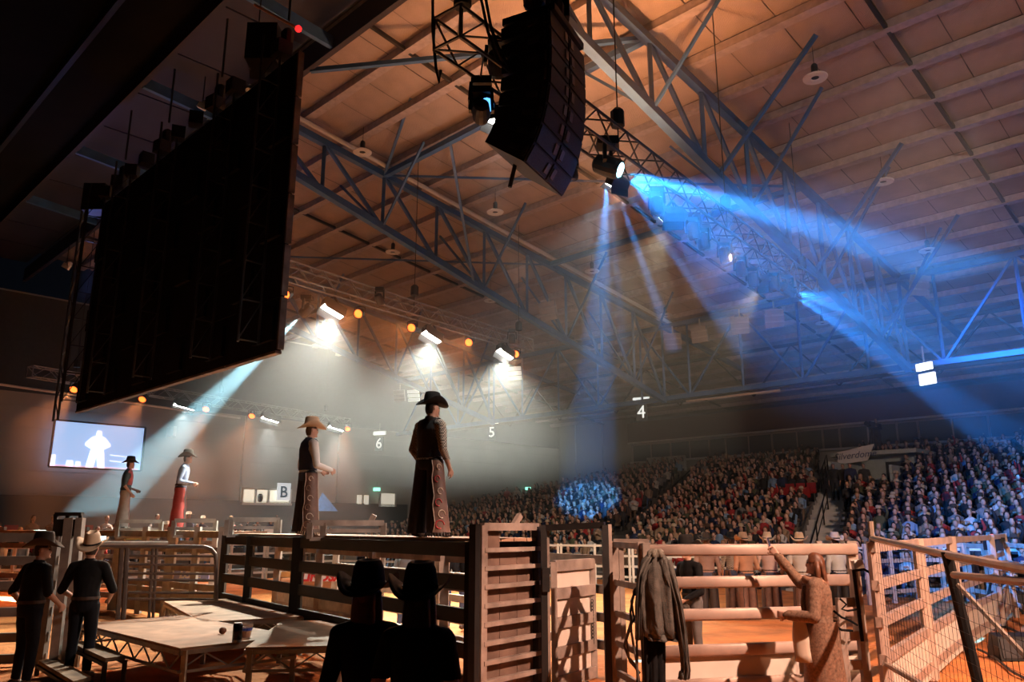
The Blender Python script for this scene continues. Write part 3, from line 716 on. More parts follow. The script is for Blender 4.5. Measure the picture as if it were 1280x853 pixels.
def spectator(pose, rng):
    """low seated figure facing -Y; returns MB list per slot: top, skin, hair, trousers, hat"""
    T, K, Hh, L, Ht = MB(), MB(), MB(), MB(), MB()
    lean = rng.uniform(-.05, .08); sy = lambda z: -lean*(z-.45)
    T.loft([T.ring((0, sy(z)+.02, z), rx, ry, 8) for z, rx, ry in ((.42, .17, .13), (.58, .165, .12), (.78, .20, .12), (.90, .19, .10), (.97, .07, .06))])
    K.tube((0, sy(.95), .94), (0, sy(1.05)-.01, 1.06), .05, n=6)
    hc = Vector((rng.uniform(-.02, .02), sy(1.1)-.03, 1.13))
    K.ball(hc, (.077, .092, .115), 8, 6)
    K.add([hc+Vector((-.012, -.088, -.02)), hc+Vector((.012, -.088, -.02)), hc+Vector((0, -.088, .03)), hc+Vector((0, -.112, -.015))], [(0, 1, 3), (1, 2, 3), (2, 0, 3)])
    long = rng.random() < .45; TRAIT.update(long='long ' if long else 'short ', hat='', arm={0: '', 1: ', clapping', 2: ', arm raised'}[pose])
    Hh.loft([[hc+Vector((.085*math.cos(a)*s, .02+.092*math.sin(a)*s, z)) for a in [2*math.pi*j/8 for j in range(8)]] for z, s in ((-.02, .98 if long else .85), (.05, 1.03), (.10, .75), (.125, .3))])
    if long: Hh.loft([Hh.ring((hc.x, hc.y+.055, hc.z+z), rx, .045, 6) for z, rx in ((-.22, .06), (-.1, .085), (.03, .08))])
    if rng.random() < .14:
        TRAIT['hat'] = ' and hat'
        Ht.lathe([(.19, .045), (.20, .055), (.10, .055), (.095, .14), (.05, .16)], 9, Matrix.Translation(hc+Vector((0, 0, .02))))
    hands = {0: (.09, -.30, .50), 1: (.05, -.30, .80), 2: (.20, -.16, 1.28)}
    for s in (-1, 1):
        p = pose if not (pose == 2 and s < 0) else 0
        h = Vector(hands[p]); h.x *= s; sh = Vector((.185*s, sy(.86), .86)); el = (sh+h)/2+Vector((.06*s, .02, -.13 if p < 2 else .02))
        T.path([sh, el, h], [.062, .048, .036], 6); K.ball(h+(h-el).normalized()*.05, .042, 6, 4)
        L.path([(.09*s, .02, .46), (.11*s, -.42, .47), (.10*s, -.46, .06), (.10*s, -.56, .03)], [.085, .066, .05, .045], 6)
    return [T, K, Hh, L, Ht]
def spectator_mesh(seed, top, pants, skin, hair):
    rng = random.Random(seed); parts = spectator(rng.choice([0, 0, 0, 1, 1, 2]), rng)
    ms = [TOPM[top], SKIN[skin], HAIR[hair], PANTS[pants], HATM[seed % 2]]
    vs, fs, mi = [], [], []
    for k, p in enumerate(parts):
        n = len(vs); vs += p.v; fs += [tuple(i+n for i in f) for f in p.f]; mi += [k]*len(p.f)
    return vs, fs, mi, ms
PROTO = []; PTRAIT = []
_r = random.Random(11)
for k in range(60):
    top = _r.choices(range(len(TOPS)), TOPW)[0]; hr = _r.choice([0, 0, 1, 1, 2]); PROTO.append((top, spectator_mesh(k, top, _r.choice([0, 0, 1, 2]), _r.randrange(3), hr))); PTRAIT.append((', '+TRAIT['long']+['dark', 'brown', 'fair'][hr]+' hair' if not TRAIT['hat'] else ', '+['dark', 'pale'][k % 2]+' hat')+TRAIT['arm'])
PM = []
for top, (vs, fs, mi, ms) in PROTO:
    me = bpy.data.meshes.new('spectator'); me.from_pydata(vs, [], fs)
    for m in ms: me.materials.append(m)
    me.polygons.foreach_set('material_index', mi); me.shade_smooth(); PM.append(me)
def seat_free(i, v):
    u = row_u(i); a, b = va(u); c, d = vc(u)
    if a-.25 < v < b+.25 or c-.25 < v < d+.25 or v > lim(i)-.4: return False
    if VM[0] <= i <= VM[1] and vomit(i)[0]-.4 < v < b: return False
    if VM[1] < i < VM[1]+4 and vomit(i)[0]-.8 < v < b: return False
    if i in (13, 14) and b < v < b+3.1 or i == 12 and b < v < b+2.4: return False
    if i == 19 and b+5.7 < v < b+7.2 or i == 20 and b+13.2 < v < b+14.6: return False
    return True
spots = []
_r = random.Random(5)
for i in range(NR):
    v = -4.6+.25*(i % 2)
    while v < VW-1.5:
        if seat_free(i, v) and _r.random() < .965:
            p = W(row_u(i)+_r.uniform(-.08, .08), v+_r.uniform(-.07, .07), row_z(i))
            sec = 'right of pale stairs' if v < va(row_u(i))[0] else 'between the aisles' if v < vc(row_u(i))[0] else 'left of the second aisle'
            spots.append((p.length, p, -AZ+math.radians(12)+_r.uniform(-.3, .3), sec, (ORD[:20]+['top']*6)[i]+' row', _r.randrange(60), i, v))
        v += .50
# left side seating beyond the chutes
nred = [0, 0, 0]; PI = math.pi
for i, (vb_, ua, ub, zf) in enumerate(((30.5, 4.0, 21, .35), (31.4, 3.5, 21, .75), (32.3, 3.5, 20, 1.15))):
    box_uv(MB(), ua-.5, ub+.5, vb_-.35, vb_+.5, -.1, zf).build('terrace_step', M_conc, st)
    u = ua
    while u < ub:
        if _r.random() < .62: spots.append((W(u, vb_).length, W(u, vb_, zf), -AZ+math.pi/2+_r.uniform(-.3, .3), 'beyond the chutes', ['front', 'middle', 'back'][i]+' bench', _r.randrange(60), -1, u))
        elif u < 10.5 and i > 0:
            t = thing('stadium_seat', 'empty red seat on the %s end bench, %s from the left' % (['front', 'middle', 'back'][i], ORD[nred[i]]), 'seat', W(u, vb_, zf), -AZ+PI/2, group='empty red end seats'); nred[i] += 1
            MB().box((0, -.02, .42), (.44, .40, .05)).build('seat', M_red, t, world=False); MB().box((0, .20, .68), (.44, .05, .46)).build('backrest', M_red, t, world=False); MB().box((0, .05, .2), (.3, .06, .4)).build('leg', M_blk_steel, t, world=False)
        u += .62
inframe = lambda p: 0 < (640+FPX*p.x/(p.y*_c+(p.z-EYE)*_s)) < 1290
order = sorted(range(len(spots)), key=lambda k: (not inframe(spots[k][1]), spots[k][0]))
crowd = MB(); cmi = []; cmats = []; named = {}
for n, k in enumerate(order):
    _, p, rz, sec, tier, pr, i, v = spots[k]
    top = PROTO[pr][0]; sc = random.Random(k).uniform(.97, 1.12)
    if n < 300:
        o = link('person', PM[pr]); o.location = p; o.rotation_euler = (0, 0, rz); o.scale = (sc, sc, sc)
        lb = 'spectator in %s top%s, %s %s' % (TOPS[top][0], PTRAIT[pr], tier, sec); named.setdefault(lb, []).append((o, p.x/p.y))
        tag(o, lb, 'person', 'spectators in the %s %s' % (tier, sec))
    else:
        vs, fs, mi, ms = PROTO[pr][1]; M = Matrix.Translation(p) @ Matrix.Rotation(rz, 4, 'Z') @ Matrix.Scale(sc, 4)
        crowd.add([M @ Vector(q) for q in vs], fs)
        for m in ms:
            if m not in cmats: cmats.append(m)
        ix = [cmats.index(m) for m in ms]; cmi += [ix[q] for q in mi]
for lb, L in named.items():
    if len(L) > 1:
        for n, (o, _) in enumerate(sorted(L, key=lambda q: q[1])):
            o['label'] = ('leftmost' if n == 0 else 'rightmost' if n == len(L)-1 else ORD[n]+' leftmost')+' '+lb
me = bpy.data.meshes.new('crowd'); me.from_pydata(crowd.v, [], crowd.f)
for m in cmats: me.materials.append(m)
me.polygons.foreach_set('material_index', cmi); me.shade_smooth()
tag(link('crowd', me), 'dense crowd filling the far rows of the main stand', 'crowd', kind='stuff')
# phone lights and green exit lamps in the stand
for x, y, u, c, lab in ((948, 582, 43, (1, .95, .85), 'tiny phone torch glowing in the main stand'),):
    tag(MB().ball(onu(x, y, u)-AX*.6, .05).build('phone_torch', emis('phone torch', c, 18)), lab, 'phone light')
for x, y, u, lab in ((660, 611, 42, 'green exit lamp at the left end of the stand'), (874, 588, 43, 'green exit lamp at the second aisle'), (471, 612, 42, 'green exit sign above the far doorway')):
    p = onu(x, y, u) if x != 471 else onv(471, 612, VW-.4)
    t = thing('exit_lamp', lab, 'exit sign', p); MB().box(p, (.4, .12, .2)).build('lit_face', emis('exit green', (.3, 1, .7), 2.2), t); MB().bar(p, p+UP*.4, .03).build('hanger', M_steel, t)

# ================================================================ end wall: video screen, doorways, letter sign
vs0 = thing('video_screen', 'large blue video screen on the end wall showing a white figure', 'screen', W(12.6, VW-.4, 5.6))
def wallpt(x, y, off=.35): return onv(x, y, VW-off)
q = [W(10.62, VW-.6, 4.62), W(14.62, VW-.6, 4.62), W(14.62, VW-.6, 6.72), W(10.62, VW-.6, 6.72)]
MB().prism(q, BX, .12).build('panel', emis('screen blue', (.36, .56, .92), 1.05), vs0)
fr = MB()
for a, b in ((0, 1), (1, 2), (2, 3), (3, 0)): fr.bar(q[a], q[b], .08)
fr.build('bezel', M_black, vs0)
E_fig = emis('figure white', (1, .96, .98), 1.3)
def fig(pts): return MB().prism([W(12.55+x, VW-.62, 4.66+z) for x, z in pts], BX, -.012)
fig([(-.42, 0), (-.10, 0), (0, .55), (.10, 0), (.40, 0), (.30, .75), (.25, .85), (.55, 1.02), (.55, 1.12), (.28, 1.42), (.12, 1.47), (.12, 1.62), (.08, 1.72), (-.08, 1.72), (-.12, 1.62), (-.12, 1.47), (-.28, 1.42), (-.55, 1.12), (-.55, 1.02), (-.25, .85), (-.30, .75)]).build('pictured_figure', E_fig, vs0)
for x, w_, h_ in ((-1.1, .16, .28), (-.75, .12, .25), (-1.8, .1, .5)): fig([(x-w_, 0), (x+w_, 0), (x+w_*.8, h_), (x-w_*.8, h_)]).build('pictured_shape', E_fig, vs0)
fig([(-1.9, -.02), (1.9, -.02), (1.9, .06), (-1.9, .06)]).build('pictured_strip', emis('screen pink', (.9, .6, .75), 1.0), vs0)
fig([(.6, .35), (1.4, .30), (1.4, .33), (.6, .38)]).build('pictured_rail', E_fig, vs0); fig([(.6, .62), (1.4, .58), (1.4, .6), (.6, .65)]).build('pictured_rail', E_fig, vs0)
# lit booth and letter sign
bo = thing('lit_booth', 'small lit commentary booth in the end wall', 'booth', wallpt(320, 625))
a_, b_ = wallpt(301, 612), wallpt(360, 628)
uu0, uu1 = a_.dot(AX), b_.dot(AX); E_booth = emis('booth light', (1, .92, .72), .75)
box_uv(MB(), uu0, uu1, VW-.5, VW-.4, b_.z-.1, a_.z).build('back_panel', E_booth, bo)
for u in (uu0, uu0+.75, uu0+1.5, uu1): box_uv(MB(), u-.05, u+.05, VW-.62, VW-.5, b_.z-.1, a_.z+.05).build('mullion', M_white, bo)
box_uv(MB(), uu0-.05, uu1+.05, VW-.62, VW-.5, a_.z, a_.z+.09).build('head', M_white, bo); box_uv(MB(), uu0-.05, uu1+.05, VW-.7, VW-.5, b_.z-.2, b_.z-.08).build('counter', M_white, bo)
MB().ball((a_+b_)/2-BX*.25-UP*.12-AX*.4, (.16, .12, .25)).build('seated_figure', M_matt, bo)
ls = thing('letter_sign', 'white sign with a large blue letter B above the booth', 'sign', wallpt(354, 616))
c_ = wallpt(355, 616, .8); su = c_.dot(AX)
box_uv(MB(), su-.42, su+.36, VW-.85, VW-.78, c_.z-.42, c_.z+.5).build('board', emis('sign white', (.8, .86, .9), .7), ls)
put_text('B', .85, frame(AX, UP, -BX, W(su-.05, VW-.87, c_.z)), mat('sign blue', (.05, .16, .32), .6, var=0), ls, bold=.02)
d2 = thing('lit_doorway', 'pale lit doorway in the far corner below a green exit sign', 'doorway', wallpt(480, 628))
a_, b_ = wallpt(473, 617), wallpt(492, 634); ua, ub = a_.dot(AX), b_.dot(AX)
box_uv(MB(), ua, ub, VW-.5, VW-.42, b_.z, a_.z).build('opening', emis('door light', (1, .93, .75), .55), d2)
for u in (ua, ub): box_uv(MB(), u-.06, u+.06, VW-.56, VW-.42, b_.z, a_.z).build('jamb', M_white, d2)
for k in range(2): box_uv(MB(), ua-1.6+k*.5, ua-1.3+k*.5, VW-.5, VW-.42, b_.z+.1, a_.z-.15).build('side_light', emis('door light', (1, .93, .75), .55), d2)
bl = MB(); c_ = wallpt(405, 632, 3.0)
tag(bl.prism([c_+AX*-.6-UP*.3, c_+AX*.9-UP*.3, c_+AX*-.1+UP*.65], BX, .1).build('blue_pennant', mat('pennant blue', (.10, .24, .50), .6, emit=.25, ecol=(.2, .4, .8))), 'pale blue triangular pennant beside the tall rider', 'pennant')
pi = wallpt(214, 540, .4); tag(MB().box(pi, (.9, .15, .5), Matrix.Rotation(-AZ, 3, 'Z')).build('wall_notice', M_white), 'small white notice on the end wall', 'notice')

# ================================================================ arena fences
def fence_panel(p, q, label, m, heights, post=.07, rail=.05, group=None, name='arena_fence', posts=2, lean=None):
    p = Vector(p); q = Vector(q); t = thing(name, label, 'fence panel', p, group=group); top = heights[-1]
    for k in range(posts):
        e_ = post*.75/(q-p).length; c = p+(q-p)*(e_+(1-2*e_)*k/(posts-1)); MB().bar(c, c+UP*(top+.06), post).build('post', m, t)
    for h in heights: MB().bar(p+UP*h, q+UP*h, rail, rail*1.5).build('rail', m, t)
    return t
M_fence = mat('white arena steel', (.62, .58, .54), .5, .1, var=.1)
far = [onz(x, y, 0) for x, y in ((420, 722), (520, 725), (610, 728), (700, 731), (790, 733), (880, 735), (970, 738), (1060, 741), (1150, 744), (1240, 748), (1330, 752))]
for k in range(len(far)-1):
    fence_panel(far[k], far[k+1], 'white rail arena panel in front of the stand, number %s from the far left' % ['one', 'two', 'three', 'four', 'five', 'six', 'seven', 'eight', 'nine', 'ten'][k], M_fence, (.3, .65, 1.0, 1.35), .08, .05, 'far arena panels', posts=3)
lft = [onz(x, y, 0) for x, y in ((-40, 742), (60, 738), (150, 734), (240, 730), (330, 726), (420, 722))]
for k in range(len(lft)-1):
    fence_panel(lft[k], lft[k+1], 'pale arena panel at the end rows behind the chutes, %s from the far left' % ['first', 'second', 'third', 'fourth', 'fifth'][k], M_fence, (.3, .65, 1.0, 1.35), .08, .05, 'end arena panels', posts=3)
# banners on the fence
def banner(x0, y0, x1, y1, d, m, label, text=None, tm=None, size=.4):
    a, b = at(x0, y1, d), at(x1, y0, d); t = thing('fence_banner', label, 'banner', (a.x, d, a.z))
    MB().box(((a.x+b.x)/2, d, (a.z+b.z)/2), (b.x-a.x, .03, b.z-a.z)).build('cloth', m, t)
    if text: put_text(text, size, frame(Vector((1, 0, 0)), UP, Vector((0, -1, 0)), ((a.x+b.x)/2, d-.025, (a.z+b.z)/2-.02)), tm, t, shear=.15, bold=.012)
M_yel = mat('yellow banner', (.75, .60, .16), .6, var=.05); M_bwhite = mat('banner white', (.80, .76, .74), .6, var=.04); M_bred = mat('banner red', (.55, .02, .02), .6, var=.0); M_blav = mat('lavender banner', (.32, .34, .62), .6, var=.05)
banner(149, 671, 181, 684, 23, M_yel, 'yellow banner between the far chutes below the left rider')
banner(378, 714, 435, 727, 17.5, M_bwhite, 'white banner with red and black lettering seen through the dark chute rails', 'LINDSAY', M_bred, .26)
banner(214, 712, 262, 724, 18.6, M_blav, 'lavender sponsor banner low behind the pipe gate', 'LOVE', M_bwhite, .2)
banner(345, 715, 384, 722, 17.6, mat('orange banner', (.62, .28, .08), .6), 'plain orange banner left of the white lettered banner')
banner(330, 660, 352, 668, 20, M_bwhite, 'small white banner behind the first chute divider')
# ================================================================ bucking chutes behind the stage
def flat(p, z=0.0): return Vector((p.x, p.y, z))
PA = flat(at(600, 700, 9.4)); PB = flat(onz(275, 746, .6))
CD = (PB-PA).normalized(); CN = Vector((-CD.y, CD.x, 0));
if CN.y < 0: CN = -CN
LEN = (PB-PA).length
def chute(p, q, label, m, rails, rh=.17, rw=.07, post=.13, top=1.83, posts=(0, 1), zlow=0, name='chute_fence', group='chute panels', rod=False):
    t = thing(name, label, 'chute panel', flat(p), group=group)
    p = flat(p); q = flat(q)
    for k in posts:
        e_ = post*.6/(q-p).length; c = p+(q-p)*(e_+(1-2*e_)*k); MB().bar(c+UP*zlow, c+UP*top, post, post).build('post', m, t)
    for z in rails:
        if rod: MB().tube(p+UP*z, q+UP*z, rh/2, n=8).build('rail', m, t)
        else: MB().bar(p+UP*z, q+UP*z, rw, rh).build('rail', m, t)
    return t
RZS = (1.735, 1.355, .98, .60)
MIDT = .575
mid = PA+CD*LEN*MIDT
chute(PA+CD*.12, mid, 'dark chute panel behind the two women, nearer half', M_blk_steel, RZS+(.25,), top=1.83)
chute(mid, PB, 'dark chute panel beyond the stage, farther half', M_blk_steel, RZS+(.25,), top=1.83, posts=(.0, .6, 1))
# inner and arena side chute panels seen through the gaps
for k, (off, mm, lab) in enumerate(((1.15, M_rust, 'brown inner chute panel under the riders'), (2.5, M_steel, 'grey arena side chute panel beyond the riders'))):
    a, b = PA+CN*off+CD*.3, PB+CN*off
    for h in range(2):
        s0, s1 = a+(b-a)*h*.5, a+(b-a)*(h+1)*.5
        c_ = chute(s0, s1, lab+(', near half' if h == 0 else ', far half'), mm, (1.55, 1.15, .78, .42), rh=.12, top=1.7, posts=(0, .5, 1))
        if k == 0 and h == 1: MB().bar(s0+UP*.42+(s1-s0)*.05, s0+(s1-s0)*.95+UP*.42, .03, .5).build('kick_sheet', M_steel, c_)
cw = thing('catwalk', 'plywood catwalk on the chutes where the riders stand', 'catwalk', flat(PA, 1.8))
for k in range(5):
    o = CN*(.12+.2*k)
    for h in range(3):
        a = PA+CD*(.15+(LEN-.3)*h/3+.01)+o; b = PA+CD*(.15+(LEN-.3)*(h+1)/3-.01)+o
        MB().bar(a+UP*1.845, b+UP*1.845, .19, .04).build('plank', M_ply, cw)
for h in range(7): MB().bar(PA+CD*(.3+h*LEN/7)+CN*.05+UP*1.78, PA+CD*(.3+h*LEN/7)+CN*1.1+UP*1.78, .07, .08).build('bearer', M_blk_steel, cw)
def divider(x0, x1, y0, y1, d, label, m, posts=(0, 1), midr=True):
    a, b = at(x0, y1, d), at(x1, y1, d+.35); zt_ = at(x0, y0, d).z; t = thing('chute_divider', label, 'chute divider', a, group='chute dividers')
    b.z = a.z
    for k in posts: c = a+(b-a)*k; MB().bar(c, Vector((c.x, c.y, zt_)), .09).build('post', m, t)
    MB().bar(Vector((a.x, a.y, zt_)), Vector((b.x, b.y, zt_)), .09).build('top_rail', m, t)
    if midr: MB().bar(Vector((a.x, a.y, (a.z+zt_)/2)), Vector((b.x, b.y, (b.z+zt_)/2)), .06).build('mid_rail', m, t)
    MB().bar(a, b, .09, .06).build('foot_rail', m, t)
    return t
dv = divider(387, 479, 654, 674, 12.9, 'brown chute divider frame between the two nearest riders', M_rust, (0, .18, 1))
MB().bar(at(462, 655, 13.2), at(468, 644, 13.2), .08).build('latch_block', M_rust, dv)
divider(283, 348, 650, 670, 16.2, 'grey chute divider frame left of the white hat rider', M_steel, (0, .08, .95, 1))
divider(216, 268, 651, 671, 18.2, 'grey chute divider frame below the second rider from the left', M_steel, (0, 1))
divider(146, 200, 652, 672, 20, 'grey chute divider frame below the leftmost rider', M_steel, (0, 1))
# far chutes, galvanised and lit
fx = [(278, 17.3), (213, 18.6), (148, 20.2), (60, 21.5), (-60, 23)]
for k in range(4):
    (xa, da), (xb, db) = fx[k], fx[k+1]
    a, b = flat(at(xa, 700, da)), flat(at(xb, 700, db))
    c_ = chute(a, b, 'galvanised far chute panel, %s' % ['behind the pipe gate', 'behind the pale hat man', 'between the two hatted men', 'at the left edge behind the dark hat'][k], M_steel, (1.83, 1.5, 1.1, .72, .35), rh=.13, top=2.0, posts=(0, .5, 1), group='far chute panels')
    if k < 2: MB().bar(a+UP*.35+(b-a)*.05, a+(b-a)*.95+UP*.35, .02, .55).build('kick_sheet', M_cream, c_)
    pl = MB().bar(a+UP*1.88+CN*.5, b+UP*1.88+CN*.5, 1.0, .05).build('deck_board', M_ply, c_)
for k, (xa, da, xb, db) in enumerate(((270, 20.5, 60, 24),)):
    a, b = flat(at(xa, 700, da)), flat(at(xb, 700, db)); chute(a, b, 'pale arena gate row beyond the far chutes', M_steel, (1.6, 1.2, .8, .4), rh=.1, top=1.75, posts=(0, .33, .66, 1))
# dark post pair with a top box at the left
t = thing('gate_post', 'leaning galvanised double gate post between the two hatted men', 'gate post', flat(at(74, 838, 11.6)))
for x0, x1, w_ in ((88, 68, .13), (101, 82, .10)):
    MB().bar(at(x1, 835, 11.6), at(x0, 648, 11.7), w_, .1).build('post', M_steel, t)
MB().bar(at(68, 660, 11.7), at(102, 660, 11.7), .08, .24).build('top_box', M_blk_steel, t)
MB().bar(at(70, 643, 11.7), at(103, 643, 11.7), .08, .05).build('top_bar', M_blk_steel, t)
for x in (70, 85, 101): MB().bar(at(x, 643, 11.7), at(x, 668, 11.7), .05).build('stub', M_blk_steel, t)
a, b = flat(at(74, 700, 12.4)), flat(at(-80, 700, 12.0))
chute(a, b, 'dark rail chute panel behind the dark hat man', mat('dull chute steel', (.16, .14, .125), .6, .2, var=.3, scale=3), (1.84, 1.50, 1.14, .76, .40, .1), rh=.13, top=1.9)
# pipe gate
pg = thing('pipe_gate', 'dark round cornered pipe gate behind the stage deck', 'gate', flat(at(150, 770, 13.3)))
D1, D2 = 13.2, 13.9
def pgp(x, y): return at(x, y, D1+(D2-D1)*(x-140)/130)
M_pipe = mat('brown pipe', (.10, .075, .065), .5, .3, var=.3)
MB().path([pgp(105, 683), pgp(255, 684), pgp(264, 687), pgp(269, 693), pgp(270, 702), pgp(270, 752)], .035, 8).build('outer_pipe', M_pipe, pg)
for x, w_ in ((152, .04), (159, .04), (191, .025), (196, .025)): MB().tube(pgp(x, 685), pgp(x-5, 775), w_, n=8).build('upright', M_pipe, pg)
for y in (696, 707, 718, 726, 742, 750): MB().tube(pgp(160, y-1), pgp(269, y), .022, n=6).build('pipe_rail', M_pipe, pg)
MB().tube(pgp(100, 680), pgp(210, 680), .04, n=8).build('top_pipe', M_steel, pg)

# ================================================================ stage decks
def deck(px, label, z=.6, t=.05):
    P = [onz(x, y, z) for x, y in px]
    c = (P[0]+P[1]+P[2]+P[3])/4
    e1 = ((P[1]-P[0])+(P[2]-P[3]))/2; e2 = ((P[3]-P[0])+(P[2]-P[1]))/2
    L1, L2 = e1.length, e2.length; d1 = e1.normalized(); d2 = e2.normalized()
    m_ = (d1+d2).normalized(); n_ = Vector((-m_.y, m_.x, 0)); s_ = 1 if d1.dot(n_) > 0 else -1
    d1, d2 = (m_+n_*s_).normalized(), (m_-n_*s_).normalized()
    Q = [c-d1*L1/2-d2*L2/2, c+d1*L1/2-d2*L2/2, c+d1*L1/2+d2*L2/2, c-d1*L1/2+d2*L2/2]
    o = thing('stage_deck', label, 'stage deck', flat(c), group='stage decks')
    MB().prism(Q, -UP, .03).build('plywood_top', M_ply, o)
    for k in range(4):
        a, b = Q[k], Q[(k+1) % 4]; d = (b-a).normalized(); a2, b2 = a+d*.05, b-d*.05
        e = MB(); e.bar(a-UP*.055, b-UP*.055, .03, .05); e.build('edge_rail', M_steel, o)
        f_ = MB(); f_.bar(a-UP*.27, b-UP*.27, .03, .03); n = max(2, int((b-a).length/.26))
        for i in range(n):
            s0, s1 = a+(b-a)*i/n, a+(b-a)*(i+1)/n
            f_.bar(s0-UP*(.08 if i % 2 else .26), s1-UP*(.26 if i % 2 else .08), .016)
        g_ = f_.build('truss_side', M_steel, o)
        MB().bar(a+d*.06-UP*.03, flat(a+d*.06), .06).build('leg', M_steel, o)
    return Q
DQ1 = deck(((208, 809), (360, 799), (236, 766), (118, 782)), 'nearest plywood stage deck carrying the can and cup')
deck(((276, 775), (392, 771), (300, 748), (184, 753)), 'far left plywood stage deck beside the dark chute')
deck(((361, 799), (470, 815), (404, 774), (318, 780)), 'plywood stage deck running behind the two women')
# steps
stp = thing('stage_steps', 'two worn timber treads on a steel frame leading to the stage', 'steps', flat(onz(95, 850, 0)))
M_tread = mat('worn tread', (.24, .17, .11), .8, var=.4, scale=4)
for px, z in ((((87, 803), (115, 801), (157, 820), (132, 823)), .40), (((48, 826), (68, 822), (114, 846), (92, 852)), .20)):
    P = [onz(x, y, z) for x, y in px]; MB().prism(P, -UP, .05).build('tread', M_tread, stp)
    for p in P: MB().bar(p-UP*.05, flat(p), .045).build('leg', M_blk_steel, stp)
    MB().bar(P[0]-UP*.08, P[3]-UP*.08, .04).build('frame_bar', M_blk_steel, stp); MB().bar(P[1]-UP*.08, P[2]-UP*.08, .04).build('frame_bar', M_blk_steel, stp)
# things on the deck
p = onz(296, 803, .6); cn = thing('drink_can', 'tall black can standing on the stage deck', 'can', p)
Mt = Matrix.Translation(p)
MB().lathe([(.05, 0), (.058, .012), (.058, .20), (.045, .225)], 14, Mt).build('can_body', mat('can black', (.012, .012, .014), .25, .4, var=.1), cn, smooth=True)
MB().lathe([(.047, .222), (.047, .23), (.03, .228)], 14, Mt).build('can_lid', M_steel, cn)
MB().lathe([(.0585, .0), (.0588, .03)], 14, Mt, caps=False).build('can_foot', mat('can foot', (.25, .25, .26), .3, .5, var=.1), cn)
p = onz(306, 797, .6); cp = thing('plastic_cup', 'clear plastic snack tub with orange contents on the deck', 'cup', p); Mt = Matrix.Translation(p)
M_clear = mat('clear plastic', (.75, .62, .52), .15, var=.0); M_clear.node_tree.nodes['Principled BSDF'].inputs['Alpha'].default_value = .35
MB().lathe([(.07, .0), (.075, .02), (.10, .17), (.105, .175)], 14, Mt, caps=False).build('tub', M_clear, cp, smooth=True)
MB().lathe([(.065, .005), (.07, .02), (.085, .09), (.0, .10)], 12, Mt).build('snack', mat('orange snack', (.55, .17, .03), .6), cp)
MB().lathe([(.088, .085), (.093, .12)], 14, Mt, caps=False).build('blue_stripe', mat('blue stripe', (.05, .08, .35), .5), cp)
p = onz(278, 793, .6); tag(MB().ball(p+UP*.045, (.05, .05, .045), 10, 8).build('small_ball', mat('brown ball', (.16, .06, .03), .7, var=.3, scale=30), smooth=True), 'small brown ball lying on the stage deck', 'ball')

# ================================================================ brown boarded gate
ga, gb = flat(at(602, 700, 9.35)), flat(at(671, 700, 10.15)); gd = (gb-ga).normalized(); gl = (gb-ga).length; gn = Vector((gd.y, -gd.x, 0))
if gn.y > 0: gn = -gn
bg = thing('boarded_gate', 'brown boarded steel gate standing beside the women', 'gate', ga)
MB().bar(ga, ga+UP*2.02, .10, .1, up=gn).build('post', M_rust, bg); MB().bar(gb, gb+UP*2.0, .08, .1, up=gn).build('post', M_blk_steel, bg)
MB().bar(ga-gd*.09-gn*.03, ga-gd*.09-gn*.03+UP*2.03, .08, .1, up=gn).build('hinge_post', M_blk_steel, bg)
MB().bar(ga+UP*2.0, gb+UP*2.0, .08, .09).build('rail', M_rust, bg)
for k in range(10): MB().bar(ga+gn*.03+UP*(1.735-.205*k), gb+gn*.03+UP*(1.735-.205*k), .06, .05).build('rail', M_rust, bg)
for k in range(3):
    s0, s1 = .05+k*.31, .05+(k+1)*.31-.008; tz = 1.98 if k == 0 else 1.70
    a, b = ga+gd*gl*s0-gn*.04, ga+gd*gl*s1-gn*.04
    MB().prism([a+UP*.08, b+UP*.08, b+UP*tz, a+UP*tz], -gn, .025).build('board', M_dkply, bg)
MB().bar(ga+gd*gl*.55+UP*2.0, ga+gd*gl*.68+UP*2.14, .06, .07).build('latch_block', M_rust, bg)
MB().box(ga+gd*gl*.94+gn*.05+UP*1.27, (.05, .06, .16)).build('latch', M_blk_steel, bg)
# black door frame
fa, fb = flat(at(680, 700, 10.0)), flat(at(757, 700, 9.7))
df = thing('door_frame', 'tall black steel frame around the narrow arena opening', 'door frame', fa)
for c in (fa, fb): MB().bar(c, c+UP*2.02, .075, .1).build('post', M_blk_steel, df)
MB().bar(fa+UP*1.985, fb+UP*2.02, .075, .075).build('lintel', M_blk_steel, df)
MB().bar(fb+Vector((.06, .02, 0)), fb+Vector((.06, .02, 2.03)), .04, .1).build('stop_bar', M_rust, df)
MB().bar(fa+Vector((.055, .02, 0)), fa+Vector((.055, .02, 1.98)), .03, .06).build('stop_bar', M_rust, df)
MB().box(fa+Vector((.02, -.06, 1.37)), (.09, .06, .28)).build('hinge', M_blk_steel, df)
